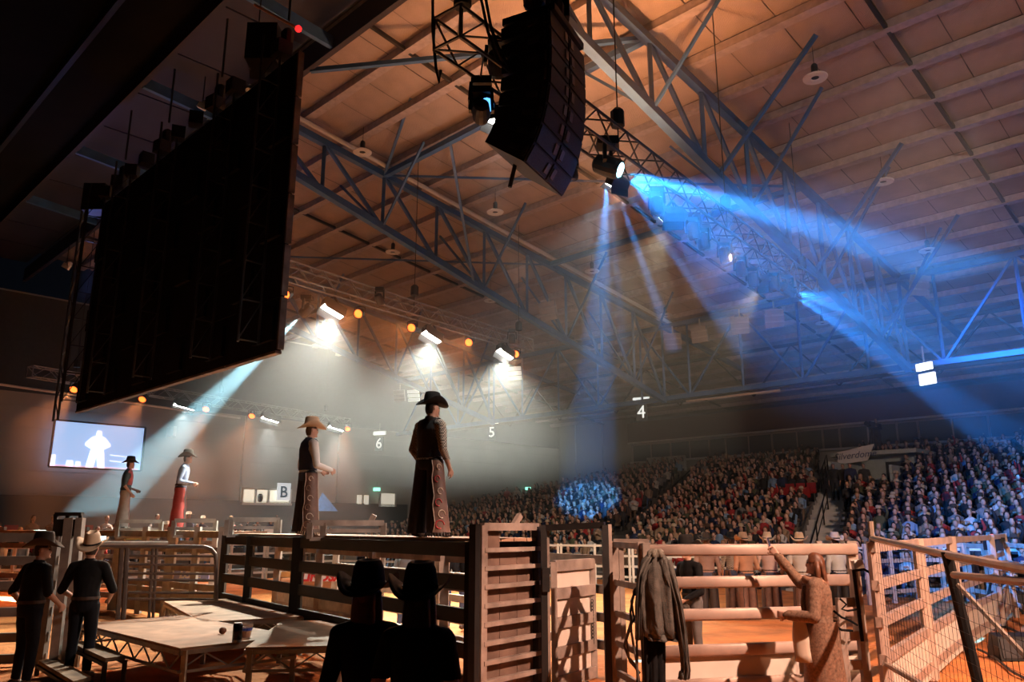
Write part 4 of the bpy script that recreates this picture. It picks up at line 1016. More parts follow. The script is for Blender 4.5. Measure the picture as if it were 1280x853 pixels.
# pale panel gate swung open beyond
wa, wb = flat(at(692, 700, 10.6)), flat(at(740, 700, 11.4)); wdv = (wb-wa).normalized()
wg = thing('white_panel_gate', 'narrow gate with wide worn rails over white panels, swung open', 'gate', wa)
for c in (wa, wb): MB().bar(c, c+UP*1.55, .08, .09).build('post', M_rust, wg)
for z in (1.50, 1.15, .79, .43, .08): MB().bar(wa+UP*z-Vector((0, .03, 0)), wb+UP*z-Vector((0, .03, 0)), .06, .14).build('rail', M_rust, wg)
for z in (1.325, .97, .61, .25): a, b = wa+wdv*.05, wb-wdv*.10; MB().bar(a+UP*z, b+UP*z, .02, .22).build('white_panel', M_cream, wg)
for k in range(13): MB().path([wb+Vector((-.02, -.09, 1.0-.045*k))+Vector((.014*math.cos(t_), .006*math.sin(t_)*(k % 2), .028*math.sin(t_))) for t_ in [2*math.pi*i/8 for i in range(9)]], .006, 5).build('chain_link', M_blk_steel, wg)

# ================================================================ right hand gate with oval rails
sa, sb = flat(at(768, 700, 10.3)), flat(at(808, 700, 9.15))
sp_ = thing('return_fence', 'short steel return panel hung with the jacket', 'chute panel', sa)
for c, w_ in ((sa, .10), (sb, .08), (sa+Vector((.09, .02, 0)), .06)): MB().bar(c, c+UP*1.82, w_).build('post', M_rust, sp_)
for z in (1.78, 1.32, .95, .60, .25): MB().bar(sa+UP*z, sb+UP*z, .05, .07).build('rail', M_rust, sp_)
MB().bar(sa+UP*1.80, flat(at(812, 700, 10.2))+UP*1.80, .05, .10).build('cross_rail', M_rust, sp_)
MB().bar(flat(at(806, 700, 10.2)), flat(at(806, 700, 10.2))+UP*1.8, .07, .06).build('post', M_rust, sp_)
ra, rb = flat(at(803, 700, 9.25)), flat(at(1072, 700, 9.85)); rd = (rb-ra).normalized(); rn = Vector((rd.y, -rd.x, 0))
mg = thing('oval_rail_gate', 'wide pinkish steel gate of heavy oval rails behind the phone woman', 'gate', ra)
M_pink = mat('pinkish rail steel', (.50, .37, .31), .5, .2, var=.22, scale=2.5)
def oval(p, q, h, w, n=12):
    d = (q-p).normalized(); x = d.cross(UP).normalized()
    return MB().loft([[c+x*(w/2)*math.cos(2*math.pi*j/n)+UP*(h/2)*(abs(math.sin(2*math.pi*j/n))**.6)*math.copysign(1, math.sin(2*math.pi*j/n)) for j in range(n)] for c in (p, q)])
for z in (1.735, 1.375, 1.02, .635, .275): oval(ra+UP*z, rb+UP*z, .135, .06).build('rail', M_pink, mg, smooth=True)
for s_, w_ in ((.005, .08), (.99, .12), (.83, .06)): c = ra+(rb-ra)*s_; MB().bar(c+rn*-.06, c+rn*-.06+UP*1.83, w_, .07).build('post', M_rust, mg)
MB().bar(ra+(rb-ra)*.02+UP*.46-rn*.05, ra+(rb-ra)*.97+UP*.46-rn*.05, .015, .30).build('white_sheet', M_cream, mg)
MB().bar(ra+(rb-ra)*.02+UP*.1-rn*.05, ra+(rb-ra)*.97+UP*.1-rn*.05, .015, .22).build('red_sheet', mat('red sheet', (.45, .07, .04), .6), mg)
# narrow ladder like side gate with straps
sg = thing('side_gate', 'narrow leaning chute side gate with black straps right of the phone woman', 'gate', flat(at(1058, 853, 9.2)))
def q9(x, y, d=9.2): return at(x, y, d)
for a, b, w_ in (((1049, 748), (1060, 870), .07), ((1068, 712), (1086, 875), .09)): MB().bar(q9(*a), q9(*b), w_).build('post', M_rust, sg)
for y in (754, 796, 832): MB().bar(q9(1050+(y-750)*.09, y), q9(1074+(y-712)*.1, y-2), .05, .10).build('rail', M_rust, sg)
MB().bar(q9(1066, 708), q9(1078, 706), .07, .12).build('top_block', M_white, sg)
MB().path([q9(1067, 713, 9.1), q9(1073, 760, 9.1), q9(1078, 802, 9.1)], .02, 6).build('strap', M_matt, sg)
MB().path([q9(1066, 714, 9.1), q9(1080, 712, 9.05), q9(1094, 720, 9.0)], .015, 6).build('strap', M_matt, sg)
MB().path([q9(1042, 764, 9.0), q9(1052, 772, 9), q9(1062, 776, 9), q9(1072, 782, 9)], .013, 6).build('strap', M_matt, sg)
MB().path([q9(1050, 749, 9.0), q9(1058, 756, 9), q9(1052, 762, 9), q9(1060, 764, 9), q9(1072, 762, 9.1)], .012, 6).build('strap', M_matt, sg)
MB().path([q9(1040, 780, 9.0), q9(1052, 788, 9), q9(1066, 789, 9)], .014, 6).build('strap', M_matt, sg)
# jacket and ropes come with the people
# ================================================================ wire fence on the right
wf = thing('wire_fence', 'temporary wire mesh fence with pipe rails at the right edge', 'fence', flat(at(1100, 860, 8.9)))
M_gp = mat('warm galvanised pipe', (.46, .36, .29), .4, .4, var=.2)
def wfp(x, d): return None
T0, T1, T2 = at(1090, 673, 8.9), at(1184, 694, 6.6), at(1300, 716, 5.0)
MB().tube(at(1088, 652, 8.9), at(1112, 925, 8.9), .032, n=8).build('end_pole', M_gp, wf)
MB().path([T0, T1, T2], .033, 8).build('top_rail', M_gp, wf)
MB().tube(at(1192, 719, 6.5), at(1300, 730, 5.0), .028, n=8).build('mid_rail', M_gp, wf)
MB().tube(at(1183, 690, 6.6), at(1262, 1020, 6.6), .045, n=8).build('dark_pole', M_blk_steel, wf)
MB().tube(at(1198, 732, 6.5), at(1300, 840, 5.4), .02, n=6).build('brace', M_gp, wf)
MB().tube(at(1106, 830, 8.9), at(1230, 900, 6.6), .03, n=8).build('bottom_rail', M_gp, wf)
wm = MB()
def wire_bay(a0, b0, h, n, m):
    for i in range(n+1):
        c = a0+(b0-a0)*i/n; wm.tube(c, c-UP*h, .0022, n=3)
    for j in range(m+1):
        wm.tube(a0-UP*h*j/m, b0-UP*h*j/m, .0022, n=3)
wire_bay(T0-UP*.04, T1-UP*.04, 1.6, 24, 15); wire_bay(T1-UP*.04, T2-UP*.04, 1.6, 16, 15)
o = wm.build('wire_mesh', M_blk_steel, wf); o['kind'] = 'stuff'
# alley of leaning panels with white sheets beyond the wire
AL = [onz(1112, 905, 0), onz(1167, 850, 0), onz(1206, 814, 0), onz(1253, 782, 0), onz(1268, 762, 0)]
for k in range(4):
    t = fence_panel(AL[k], AL[k+1], 'pinkish alley panel with white lower sheet beyond the wire fence, %s' % ['nearest', 'second', 'third', 'last'][k], M_pink, (.20, .62, 1.0, 1.38, 1.78), .10, .07, 'alley panels', name='alley_fence')
    MB().bar(AL[k]+UP*.33, AL[k+1]+UP*.33, .02, .58).build('white_sheet', M_cream, t)
AL2 = [onz(1268, 762, 0), onz(1215, 752, 0), onz(1150, 752, 0), onz(1086, 757, 0)]
for k in range(3): fence_panel(AL2[k], AL2[k+1], 'pinkish holding pen panel in front of the stand, %s' % ['rightmost', 'middle', 'leftmost'][k], M_pink, (.3, .7, 1.1, 1.5), .10, .07, 'holding pen panels', name='pen_fence', posts=3)
for k, (x, y) in enumerate(((1244, 768), (1300, 775))):
    pass
fence_panel(onz(1270, 772, 0), onz(1330, 800, 0), 'pinkish panel running out of the picture at right', M_pink, (.3, .75, 1.2, 1.6), .09, .06, 'holding pen panels', name='pen_fence')
# gear on the dirt at right
def monitor(x, y, s, label):
    p = onz(x, y, 0); t = thing('floor_speaker', label, 'loudspeaker', p)
    P = [(-.5, -.3, 0), (.5, -.3, 0), (.5, .3, 0), (-.5, .3, 0), (-.5, -.22, .55), (.5, -.22, .55), (.5, .1, .62), (-.5, .1, .62)]
    MB().add([p+Vector(q)*s for q in P], [(3,2,1,0),(4,5,6,7),(0,1,5,4),(1,2,6,5),(2,3,7,6),(3,0,4,7)]).build('cabinet', M_black, t)
    MB().box(p+Vector((0, -.275, .28))*s, (.9*s, .02, .45*s), Matrix.Rotation(-.14, 3, 'X')).build('grille', M_dkalu, t)
monitor(1268, 824, .62, 'black wedge floor speaker on the dirt by the wire fence')
monitor(1262, 762, .7, 'small black floor box on the dirt farther back')
tag(MB().path([onz(x, y, .03) for x, y in ((1222, 812), (1232, 816), (1246, 824), (1262, 838), (1280, 848), (1310, 856))], .02, 6).build('cable', M_black), 'black cable snaking over the dirt by the floor speaker', 'cable')
tag(MB().path([onz(x, y, .03) for x, y in ((1240, 786), (1258, 784), (1275, 792), (1300, 790))], .025, 6).build('cable', M_black), 'black cable on the dirt beyond the floor speaker', 'cable')
t = thing('camera_tripod', 'dark tripod with a small red lamp at the right edge', 'tripod', onz(1255, 768, 0))
p = onz(1255, 768, 0)
for a in (0, 2.1, 4.2): MB().tube(p+Vector((.45*math.cos(a), .45*math.sin(a), 0)), p+UP*1.3, .03, n=6).build('leg', M_black, t)
MB().box(p+UP*1.6, (.25, .5, .3)).build('camera_body', M_black, t); MB().tube(p+UP*1.25, p+UP*1.5, .05, n=8).build('head', M_black, t)
MB().box(p+UP*1.8, (.08, .08, .05)).build('tally_lamp', emis('tally', (1, .12, .05), 3), t)
# ================================================================ people
from mathutils import noise
def hat_mesh(s=1.0, curl=.085, crown=.155, brim=.175):
    """cowboy hat: curled oval brim, creased crown; origin at the head band, front is +Y"""
    mb = MB(); n = 28
    def ring(rx, ry, z, c=0.0, dip=0.0, crease=0.0):
        out = []
        for j in range(n):
            a = 2*math.pi*j/n; x = rx*math.cos(a); y = ry*math.sin(a)
            zz = z+c*abs(math.cos(a))**3.6-dip*abs(math.sin(a))**2 - crease*(1-min(1, abs(x)/.06))
            out.append(Vector((x*s, y*s, zz*s)))
        return out
    R = [ring(.080, .098, .005), ring(brim*.78, brim*.95, -.004, curl*.45, .012), ring(brim*.95, brim*1.15, .0, curl, .022), ring(brim*.955, brim*1.155, .008, curl, .022), ring(brim*.78, brim*.95, .008, curl*.45, .012), ring(.092, .110, .014),
         ring(.089, .107, .055), ring(.080, .100, crown*.72), ring(.066, .090, crown*.94), ring(.050, .078, crown+.002, crease=.006), ring(.034, .060, crown-.002, crease=.022), ring(.010, .035, crown-.010, crease=.024)]
    mb.loft(R); return mb
def band_mesh(s=1.0):
    return MB().lathe([(.0945*s, .016*s), (.0945*s, .036*s), (.092*s, .036*s)], 24, Matrix.Diagonal((1, 1.18, 1, 1)), caps=False)

def capsule(mb, p, q, r1, r2, n=10):
    p = Vector(p); q = Vector(q); d = (q-p)
    d = d.normalized() if d.length > 1e-5 else Vector((0, 0, 1))
    x = d.orthogonal().normalized(); y = d.cross(x); rings = []
    for t in (-80, -50, -20, 0): rings.append((p+d*r1*math.sin(math.radians(t)), r1*math.cos(math.radians(t))))
    for t in (0, 20, 50, 80): rings.append((q+d*r2*math.sin(math.radians(t)), r2*math.cos(math.radians(t))))
    mb.loft([[c+(x*math.cos(2*math.pi*j/n)+y*math.sin(2*math.pi*j/n))*r for j in range(n)] for c, r in rings])

def hand_caps(caps, wrist, elbow, side, lab, curl=.5, flip=1):
    """palm, four unequal bent fingers and a thumb from the side of the palm"""
    w = Vector(wrist); d = (w-Vector(elbow)).normalized()
    out = Vector((side, 0, 0)); out = (out-d*out.dot(d)); out = out.normalized() if out.length > .05 else Vector((0, 1, 0))
    fr_ = d.cross(out).normalized()*flip*(1 if side > 0 else -1)      # across the palm (towards the thumb)
    nrm = -out
    for k in (-.028, 0, .026): caps.append((w+fr_*k*.6, w+d*.075+fr_*k, .019, .017, lab))
    for k, L in ((.033, .072), (.011, .082), (-.011, .076), (-.032, .058)):
        a = w+d*.08+fr_*k; b = a+(d*math.cos(curl*.6)+nrm*math.sin(curl*.6))*L*.5; c = b+(d*math.cos(curl*1.7)+nrm*math.sin(curl*1.7))*L*.5
        caps.append((a, b, .0105, .0095, lab)); caps.append((b, c, .0095, .008, lab))
    a = w+d*.025+fr_*.032; b = a+(fr_*.75+d*.7).normalized()*.04; c = b+(d+fr_*.15+nrm*.3).normalized()*.032
    caps.append((a, b, .0135, .0115, lab)); caps.append((b, c, .0115, .009, lab))

def remesh(mb, voxel, smooth=5):
    me = bpy.data.meshes.new('tmp'); me.from_pydata(mb.v, [], mb.f); o = bpy.data.objects.new('tmp', me); COL.objects.link(o)
    r = o.modifiers.new('r', 'REMESH'); r.mode = 'VOXEL'; r.voxel_size = voxel
    s_ = o.modifiers.new('s', 'SMOOTH'); s_.iterations = smooth; s_.factor = .5
    dg = bpy.context.evaluated_depsgraph_get(); out = bpy.data.meshes.new_from_object(o.evaluated_get(dg))
    bpy.data.objects.remove(o); bpy.data.meshes.remove(me); return out

def person(loc, rz, label, height=1.75, pose=None, wear=(), skin=0, hair=0, hairlen=0, hat=None, hat_scale=1.0, hat_tilt=0.0, voxel=.012, belly=0.0, group=None, female=False, extra=None, face=True):
    P = dict(lean=0.0, twist=0.0, yaw=0.0, nod=0.0, lh=(-.25, .06, .83), rh=(.25, .06, .83), le=(-.27, -.03, 1.10), re=(.27, -.03, 1.10),
             lf=(-.11, 0, .09), rf=(.11, 0, .09), lk=(-.105, .03, .50), rk=(.105, .03, .50), curl=.6, toe=.12)
    P.update(pose or {}); k = height/1.75
    L = P['lean']
    def sp(x, y, z): return Vector((x, y+(z-.95)*math.sin(L), .95+(z-.95)*math.cos(L)))
    sw = .165 if female else .19
    caps = []; torso = MB()
    prof = ((.86, .135, .105), (.93, .165, .12+belly*.2), (1.02, .155, .115+belly), (1.12, .145 if not female else .125, .108+belly), (1.24, .165 if not female else .145, .115+belly*.5), (1.36, .185 if not female else .16, .115), (1.44, .165 if not female else .145, .09), (1.50, .08, .065))
    torso.loft([[sp(rx*math.cos(2*math.pi*j/16), ry*math.sin(2*math.pi*j/16), z) for j in range(16)] for z, rx, ry in prof])
    segs = [(sp(0, 0, .98), sp(0, 0, 1.14), .14, .14, 'hips'), (sp(0, 0, 1.16), sp(0, 0, 1.42), .15, .13, 'torso')]
    nk, hd = sp(0, .0, 1.47), sp(0, .03, 1.655); hd = hd+Vector((0, P['nod'], 0))
    caps.append((nk, hd-Vector((0, .01, .05)), .056, .052, 'neck'))
    Rh = Matrix.Rotation(P['yaw'], 3, 'Z') @ Matrix.Rotation(-P['nod']*3, 3, 'X')
    head = MB(); head.ball(hd, (.076, .094, .118), 14, 10, Rh); head.ball(hd+Rh @ Vector((0, .02, -.05)), (.058, .072, .075), 12, 8, Rh)
    for c, r in (((0, .094, -.018), .014), ((0, .088, .01), .010), ((0, .083, -.095), .020), ((.076, -.005, -.012), .017), ((-.076, -.005, -.012), .017), ((.077, -.008, .012), .015), ((-.077, -.008, .012), .015)):
        q = hd+Rh @ Vector(c); capsule(head, q, q+Vector((0, 0, .002)), r, r, 8)
    q = hd+Rh @ Vector((0, .098, -.028)); capsule(head, q, hd+Rh @ Vector((0, .088, .02)), .013, .008, 8)
    segs.append((hd-Vector((0, 0, .04)), hd+Vector((0, 0, .04)), .10, .10, 'head'))
    for s, h, e in ((-1, 'lh', 'le'), (1, 'rh', 're')):
        sh = sp(s*sw, 0, 1.42); el = Vector(P[e]); wr = Vector(P[h])
        caps.append((sp(s*.08, 0, 1.44), sh, .06, .062, 'torso')); caps.append((sh, el, .058, .044, 'arm')); caps.append((el, wr, .043, .029, 'fore'))
        hand_caps(caps, wr, el, s, 'hand', P['curl'])
    for s, f_, kn in ((-1, 'lf', 'lk'), (1, 'rf', 'rk')):
        hp = Vector((s*.09, 0, .92)); K = Vector(P[kn]); F = Vector(P[f_])
        caps.append((hp, K, .092, .060, 'thigh')); caps.append((K, F, .060, .042, 'shin'))
        td = Vector((s*P['toe'], 1, 0)).normalized(); caps.append((F-Vector((0, 0, .03))-td*.04, F+td*.15-Vector((0, 0, .052)), .045, .036, 'foot'))
        caps.append((F, F-Vector((0, 0, .03)), .045, .045, 'foot'))
    mb = MB(); mb.add(torso.v, torso.f); mb.add(head.v, head.f)
    for p, q, r1, r2, lab in caps: capsule(mb, p, q, r1, r2)
    me = remesh(mb, voxel); me.name = 'person'
    # label faces by nearest segment
    allsegs = segs+caps
    n = len(me.vertices); co = np.empty(n*3, 'f'); me.vertices.foreach_get('co', co); co = co.reshape(-1, 3)
    best = np.full(n, 1e9); lab = np.zeros(n, int); names = []
    for p, q, r1, r2, l in allsegs:
        if l not in names: names.append(l)
        a = np.array(p); d = np.array(q)-a; dd = d@d+1e-9; t = np.clip((co-a)@d/dd, 0, 1)
        dist = np.linalg.norm(co-(a+t[:, None]*d), axis=1)-(r1+(r2-r1)*t); li = names.index(l); m_ = dist < best
        best[m_] = dist[m_]; lab[m_] = li
    nor = np.empty(n*3, 'f'); me.vertices.foreach_get('normal', nor); nor = nor.reshape(-1, 3)
    fv = [tuple(p.vertices) for p in me.polygons]
    S3 = Matrix.Scale(k, 4)
    me.transform(S3); me.materials.clear(); me.materials.append(SKIN[skin]); me.shade_smooth()
    o = link('person', me); o.matrix_basis = Matrix.Translation(Vector(loc)) @ Matrix.Rotation(rz, 4, 'Z'); tag(o, label, 'person', group)
    def shell(name, labels, m, off, cond=None, wr=.006):
        ids = {names.index(l) for l in labels if l in names}
        ok = np.array([l in ids for l in lab])
        if cond is not None: ok &= cond(co)
        fs = [f for f in fv if all(ok[i] for i in f)]
        if not fs: return None
        use = sorted({i for f in fs for i in f}); mp = {i: j for j, i in enumerate(use)}
        vs = []
        for i in use:
            c = Vector(co[i]); nn = noise.noise(c*7)*wr+noise.noise(c*19)*wr*.5
            vs.append(tuple((c+Vector(nor[i])*(off+nn))*k))
        m2 = bpy.data.meshes.new(name); m2.from_pydata(vs, [], [tuple(mp[i] for i in f) for f in fs]); m2.materials.append(m); m2.shade_smooth()
        return link(name, m2, o)
    for w in wear: shell(*w)
    hm = HAIR[hair] if not hasattr(hair, 'name') else hair
    hl = hd
    shell('hair', ('head', 'neck'), hm, .010, lambda c: ((c[:, 2] > hl.z+.02) & (((c[:, 0:2]-np.array(hl)[:2]) @ np.array(Rh @ Vector((0, 1, 0)))[:2]) < .062)) | ((c[:, 2] > hl.z-.085) & (((c[:, 0:2]-np.array(hl)[:2]) @ np.array(Rh @ Vector((0, 1, 0)))[:2]) < -.02)), .004)
    if hairlen > 0:
        hh = MB(); bk = Rh @ Vector((0, -1, 0)); sdv = Rh @ Vector((1, 0, 0)); rings = []
        for i in range(8):
            t = i/7; c = hd+bk*(.05+.035*math.sin(t*2.2))+Vector((0, 0, .06-t*hairlen)); w_ = .066+.022*math.sin(t*2.6)-.012*t; th = .036-.008*t
            rings.append([(c+sdv*w_*math.cos(a)*(1+.06*math.sin(9*a+i))+bk*th*math.sin(a))*k for a in [2*math.pi*j/18 for j in range(18)]])
        hh.loft(rings).build('long_hair', hm, o, smooth=True, world=False)
        for s in (-1, 1):
            hh2 = MB().path([(hd+sdv*s*(.066+.008*i)+Vector((0, 0, .03-.10*i))+bk*.015)*k for i in range(4)], [.03*k, .035*k, .03*k, .012*k], 8); hh2.build('hair_lock', hm, o, smooth=True, world=False)
    if face:
        for s in (-1, 1):
            q = hd+Rh @ Vector((.031*s, .081, .005)); MB().ball(q*k, .0105*k, 8, 6).build('eye', M_white_eye, o, smooth=True, world=False)
            q = hd+Rh @ Vector((.032*s, .090, .028)); MB().ball(q*k, (.017*k, .006*k, .004*k), 8, 4, Rh).build('eyebrow', hm, o, world=False)
        q = hd+Rh @ Vector((0, .086, -.062)); MB().ball(q*k, (.024*k, .008*k, .007*k), 8, 4, Rh).build('mouth', M_lip, o, world=False)
    if hat is not None:
        m1 = hat_mesh(hat_scale); H = Matrix.Translation(hd*k+Rh @ Vector((0, -.004, .052*k))) @ Rh.to_4x4() @ Matrix.Rotation(hat_tilt, 4, 'X') @ Matrix.Scale(k*1.06, 4)
        m1.v = [tuple(H @ Vector(p)) for p in m1.v]; ho = m1.build('cowboy_hat', hat, o, smooth=True, world=False)
        m2 = band_mesh(hat_scale); m2.v = [tuple(H @ Vector(p)) for p in m2.v]; m2.build('hat_band', M_black, ho, world=False)
    if extra: extra(o, k, sp, hd, Rh)
    return o
M_white_eye = mat('eye dark', (.05, .04, .035), .3, var=0); M_lip = mat('lips', (.35, .14, .11), .5, var=0)
M_hblack = mat('black felt', (.012, .011, .011), .85, var=.2, spec=.2); M_hcream = mat('cream felt', (.62, .47, .33), .8, var=.12); M_hbrown = mat('brown felt', (.05, .033, .025), .85, var=.2); M_htan = mat('tan felt', (.42, .28, .18), .8, var=.1)
M_boot = mat('boot leather', (.06, .035, .022), .5, var=.2); M_belt = mat('belt leather', (.05, .03, .02), .5)
M_jeans = mat('jeans', (.05, .07, .13), .85, var=.2, scale=20); M_blkjean = mat('black jeans', (.014, .014, .016), .85, var=.2)
def outfit(top, trousers, shoes=M_boot, sleeve='long'):
    arms = ('torso', 'arm', 'fore') if sleeve == 'long' else ('torso', 'arm')
    return [('trousers', ('hips', 'thigh', 'shin'), trousers, .012, lambda c: c[:, 2] < 1.05), ('shirt', arms+('hips',), top, .014, lambda c: c[:, 2] > .97), ('boots', ('foot',), shoes, .010), ('belt', ('hips', 'torso'), M_belt, .024, lambda c: (c[:, 2] > 1.0) & (c[:, 2] < 1.05), .0)]
def chaps(body, trim, fringe=None, scroll=None, outer=None, fl=1.0, sides=(-1, 1), sp_=.02):
    """flared leather chaps with a shaped outer panel, scalloped trim and fringe"""
    def f(o, k, sp, hd, Rh):
        for s in (-1, 1):
            mb = MB(); rings = []
            for i in range(9):
                t = i/8; z = .98-.93*t; cx = s*(.095+sp_*t); rx = .104+.05*fl*t**1.5; ry = .112+.06*fl*t**1.3
                rings.append([Vector((cx+rx*math.cos(a)*(1+.04*math.sin(5*a+i*1.3)*t), .01+ry*math.sin(a)*(1+.03*math.sin(7*a)*t), z))*k for a in [2*math.pi*j/20 for j in range(20)]])
            c = mb.loft(rings, caps=False).build('chap_leg', body, o, smooth=True, world=False)
            # outer panel, standing proud of the leg
            if s not in sides: continue
            pr = []
            for i in range(9):
                t = i/8; z = .96-.90*t; cx = s*(.095+sp_*t); rx = .112+.056*fl*t**1.5; ry = .118+.064*fl*t**1.3; row = []
                for j in range(7):
                    a = math.radians(-62+ (124)*j/6 + (6*math.sin(i*2.1) if j in (0, 6) else 0)); a = a if s > 0 else math.pi-a
                    row.append(Vector((cx+rx*math.cos(a), .01+ry*math.sin(a)+.0, z))*k)
                pr.append(row)
            pm_ = MB().loft(pr, caps=False, closed=False); pm_.build('chap_panel', outer or body, o, smooth=True, world=False)
            for e in (0, 6):
                MB().path([r[e] for r in pr], .007*k, 6).build('chap_trim', trim, o, smooth=True, world=False)
            if scroll:
                for q, (t, amp) in enumerate(((.10, .045), (.27, .05), (.44, .05), (.60, .055), (.76, .062), (.90, .065))):
                    z = .96-.90*t; pts = []
                    for i in range(13):
                        a = 2*math.pi*i/12*(.8); rr = amp*(1-.35*i/12)
                        ang = math.radians(-28)+(-1 if q % 2 else 1)*.12+rr*math.cos(a)/.16; zz = z+rr*math.sin(a)
                        tt = (.96-zz)/.90; cx = s*(.095+sp_*tt); rx = .117+.056*fl*max(0, tt)**1.5; ry = .123+.064*fl*max(0, tt)**1.3
                        aa = ang if s > 0 else math.pi-ang
                        pts.append(Vector((cx+rx*math.cos(aa), .01+ry*math.sin(aa), zz))*k)
                    MB().path(pts, .006*k, 5).build('scroll', scroll if q % 2 else trim, o, smooth=True, world=False)
            fm = MB()
            for j in range(26):
                a = 2*math.pi*j/26; cx = s*(.095+sp_); p = Vector((cx+(.11+.05*fl)*math.cos(a), .01+(.118+.062*fl)*math.sin(a), .06))*k
                fm.bar(p, p+Vector((.02*math.cos(a)*k, .02*math.sin(a)*k, -.055*k)), .012, .006)
            q = fm.build('fringe', fringe or body, o, world=False); q['kind'] = 'stuff'
    return f
PI = math.pi
def face_az(deg): return -math.radians(deg)        # heading clockwise from +Y (away from camera)

# ---- riders on the catwalk
def on_walk(x, y, d): p = at(x, y, d); return p
M_chk = checked('checked shirt', (.50, .42, .34), (.10, .08, .07), 50); M_vest = mat('dark vest', (.022, .016, .015), .7, var=.3); M_vestb = mat('navy vest', (.02, .028, .06), .65, var=.25)
M_shirtw = mat('white shirt', (.66, .64, .62), .8, var=.06); M_shirtb = checked('blue check shirt', (.40, .46, .60), (.16, .20, .34), 40)
M_chdark = mat('dark chap leather', (.020, .013, .011), .55, var=.3); M_chbrown = mat('brown chap leather', (.13, .065, .045), .6, var=.3); M_chtan = mat('tan chap leather', (.28, .15, .09), .6, var=.3)
M_redtr = mat('red trim', (.50, .03, .04), .5); M_crtr = mat('cream trim', (.62, .48, .38), .5); M_chred = mat('red chap leather', (.38, .05, .04), .55, var=.2); M_chpale = mat('pale chap leather', (.55, .50, .46), .6, var=.15)
M_pinkv = mat('pink red vest', (.40, .08, .09), .7, var=.3)
W1 = outfit(M_chk, M_blkjean)+[('vest', ('torso', 'hips'), M_vest, .027, lambda c: (c[:, 2] > .99) & (abs(c[:, 0]) < .155))]
r1 = person(flat(at(533, 700, 10.75), 1.866), face_az(38), 'rider in black hat, checked shirt and dark vest, tallest on the catwalk', 1.84, dict(lean=.02, rh=(.225, .16, .86), re=(.255, -.01, 1.10), lh=(-.20, .12, .90), le=(-.25, -.05, 1.12), lf=(-.18, 0, .09), rf=(.18, .02, .09), lk=(-.13, .03, .5), rk=(.13, .04, .5), yaw=-.35),
    W1, 0, 0, 0, M_hblack, 1.05, -.02, .0105, extra=chaps(M_chdark, M_crtr, M_chdark, M_redtr, M_chbrown, .7, (1,), .085))
W2 = outfit(M_shirtw, M_jeans)+[('vest', ('torso', 'hips'), M_vestb, .028, lambda c: (c[:, 2] > 1.0) & (abs(c[:, 0]) < .16))]
r2 = person(flat(at(378, 700, 13.5), 1.866), face_az(52), 'rider in cream hat, navy vest and white sleeves on the catwalk', 1.86, dict(rh=(.20, .30, 1.02), re=(.28, .02, 1.08), lh=(-.16, .30, 1.02), le=(-.28, 0, 1.08), lf=(-.13, 0, .09), rf=(.13, .0, .09), yaw=-.2),
    W2, 0, 1, 0, M_hcream, 1.1, 0, .011, extra=chaps(M_chdark, M_crtr, M_htan, M_chtan, M_chbrown, .7, (1,), .05))
W3 = outfit(M_shirtb, M_jeans)
r3 = person(flat(at(217, 700, 19.2), 1.93), face_az(75), 'rider in blue check shirt and red fronted chaps, third along the chutes', 1.80, dict(lean=.1, rh=(.16, .27, 1.06), re=(.27, -.02, 1.10), lh=(-.16, .27, 1.06), le=(-.27, -.02, 1.10), yaw=-.1), W3, 2, 1, 0, M_hbrown, 1.05, 0, .015, extra=chaps(M_chdark, M_chred, M_chred, None, M_chred))
W4 = outfit(mat('teal dark shirt', (.05, .09, .11), .8), M_jeans, sleeve='short')+[('vest', ('torso',), M_pinkv, .028, lambda c: (c[:, 1] > .02) & (c[:, 2] > 1.05))]
r4 = person(flat(at(147, 700, 21.3), 1.93), face_az(65), 'leftmost rider on the chutes in pale chaps and black hat', 1.82, dict(lean=.03, rh=(.24, .14, .90), lh=(-.2, .25, 1.0), le=(-.28, 0, 1.1)), W4, 2, 1, 0, M_hblack, 1.0, 0, .015, extra=chaps(M_chpale, M_pinkv, M_chpale, None, M_chpale))

# ---- dark foreground figures
M_blkshirt = mat('black work shirt', (.007, .007, .008), .85, var=.25, spec=.2); M_navy = mat('dark navy trousers', (.006, .007, .011), .85, var=.2, spec=.2)
def floorpt(x, y, z=0): return flat(onz(x, y, 0), z)
m1 = person(flat(at(46, 700, 10.6)), face_az(28), 'man in black shirt and dark hat turned to the right at the left edge', 1.80, dict(yaw=-.75, lh=(-.30, .12, .92), le=(-.34, -.05, 1.14), rh=(.26, .22, .98), re=(.33, .0, 1.14), lean=.05), outfit(M_blkshirt, M_navy, M_boot, 'short'), 0, 0, 0, M_hbrown, 1.12, 0, .0125, belly=.02)
m2 = person(flat(at(113, 700, 11.2)), face_az(-8), 'man in black shirt and cream hat seen from behind', 1.80, dict(nod=-.02, lh=(-.22, .25, 1.0), le=(-.32, .02, 1.12), rh=(.22, .25, 1.0), re=(.32, .02, 1.12)), outfit(M_blkshirt, M_navy, M_boot, 'short'), 0, 0, 0, M_hcream, 1.1, .22, .0125, belly=.03)
M_reddish = mat('auburn hair', (.10, .03, .018), .55, var=.3, scale=20); M_dkhair = mat('black hair', (.012, .008, .007), .55, var=.2)
w1 = person(flat(at(459, 760, 5.15)), face_az(-5), 'woman with long auburn hair and black hat in front of the dark chute', 1.66, dict(lh=(-.17, .26, 1.0), le=(-.24, .0, 1.10), rh=(.17, .26, 1.0), re=(.24, 0, 1.10), yaw=-.25), outfit(M_blkshirt, mat('pale trousers', (.20, .16, .13), .8), M_boot), 0, M_reddish, .62, M_hblack, 1.15, .04, .0115, female=True)
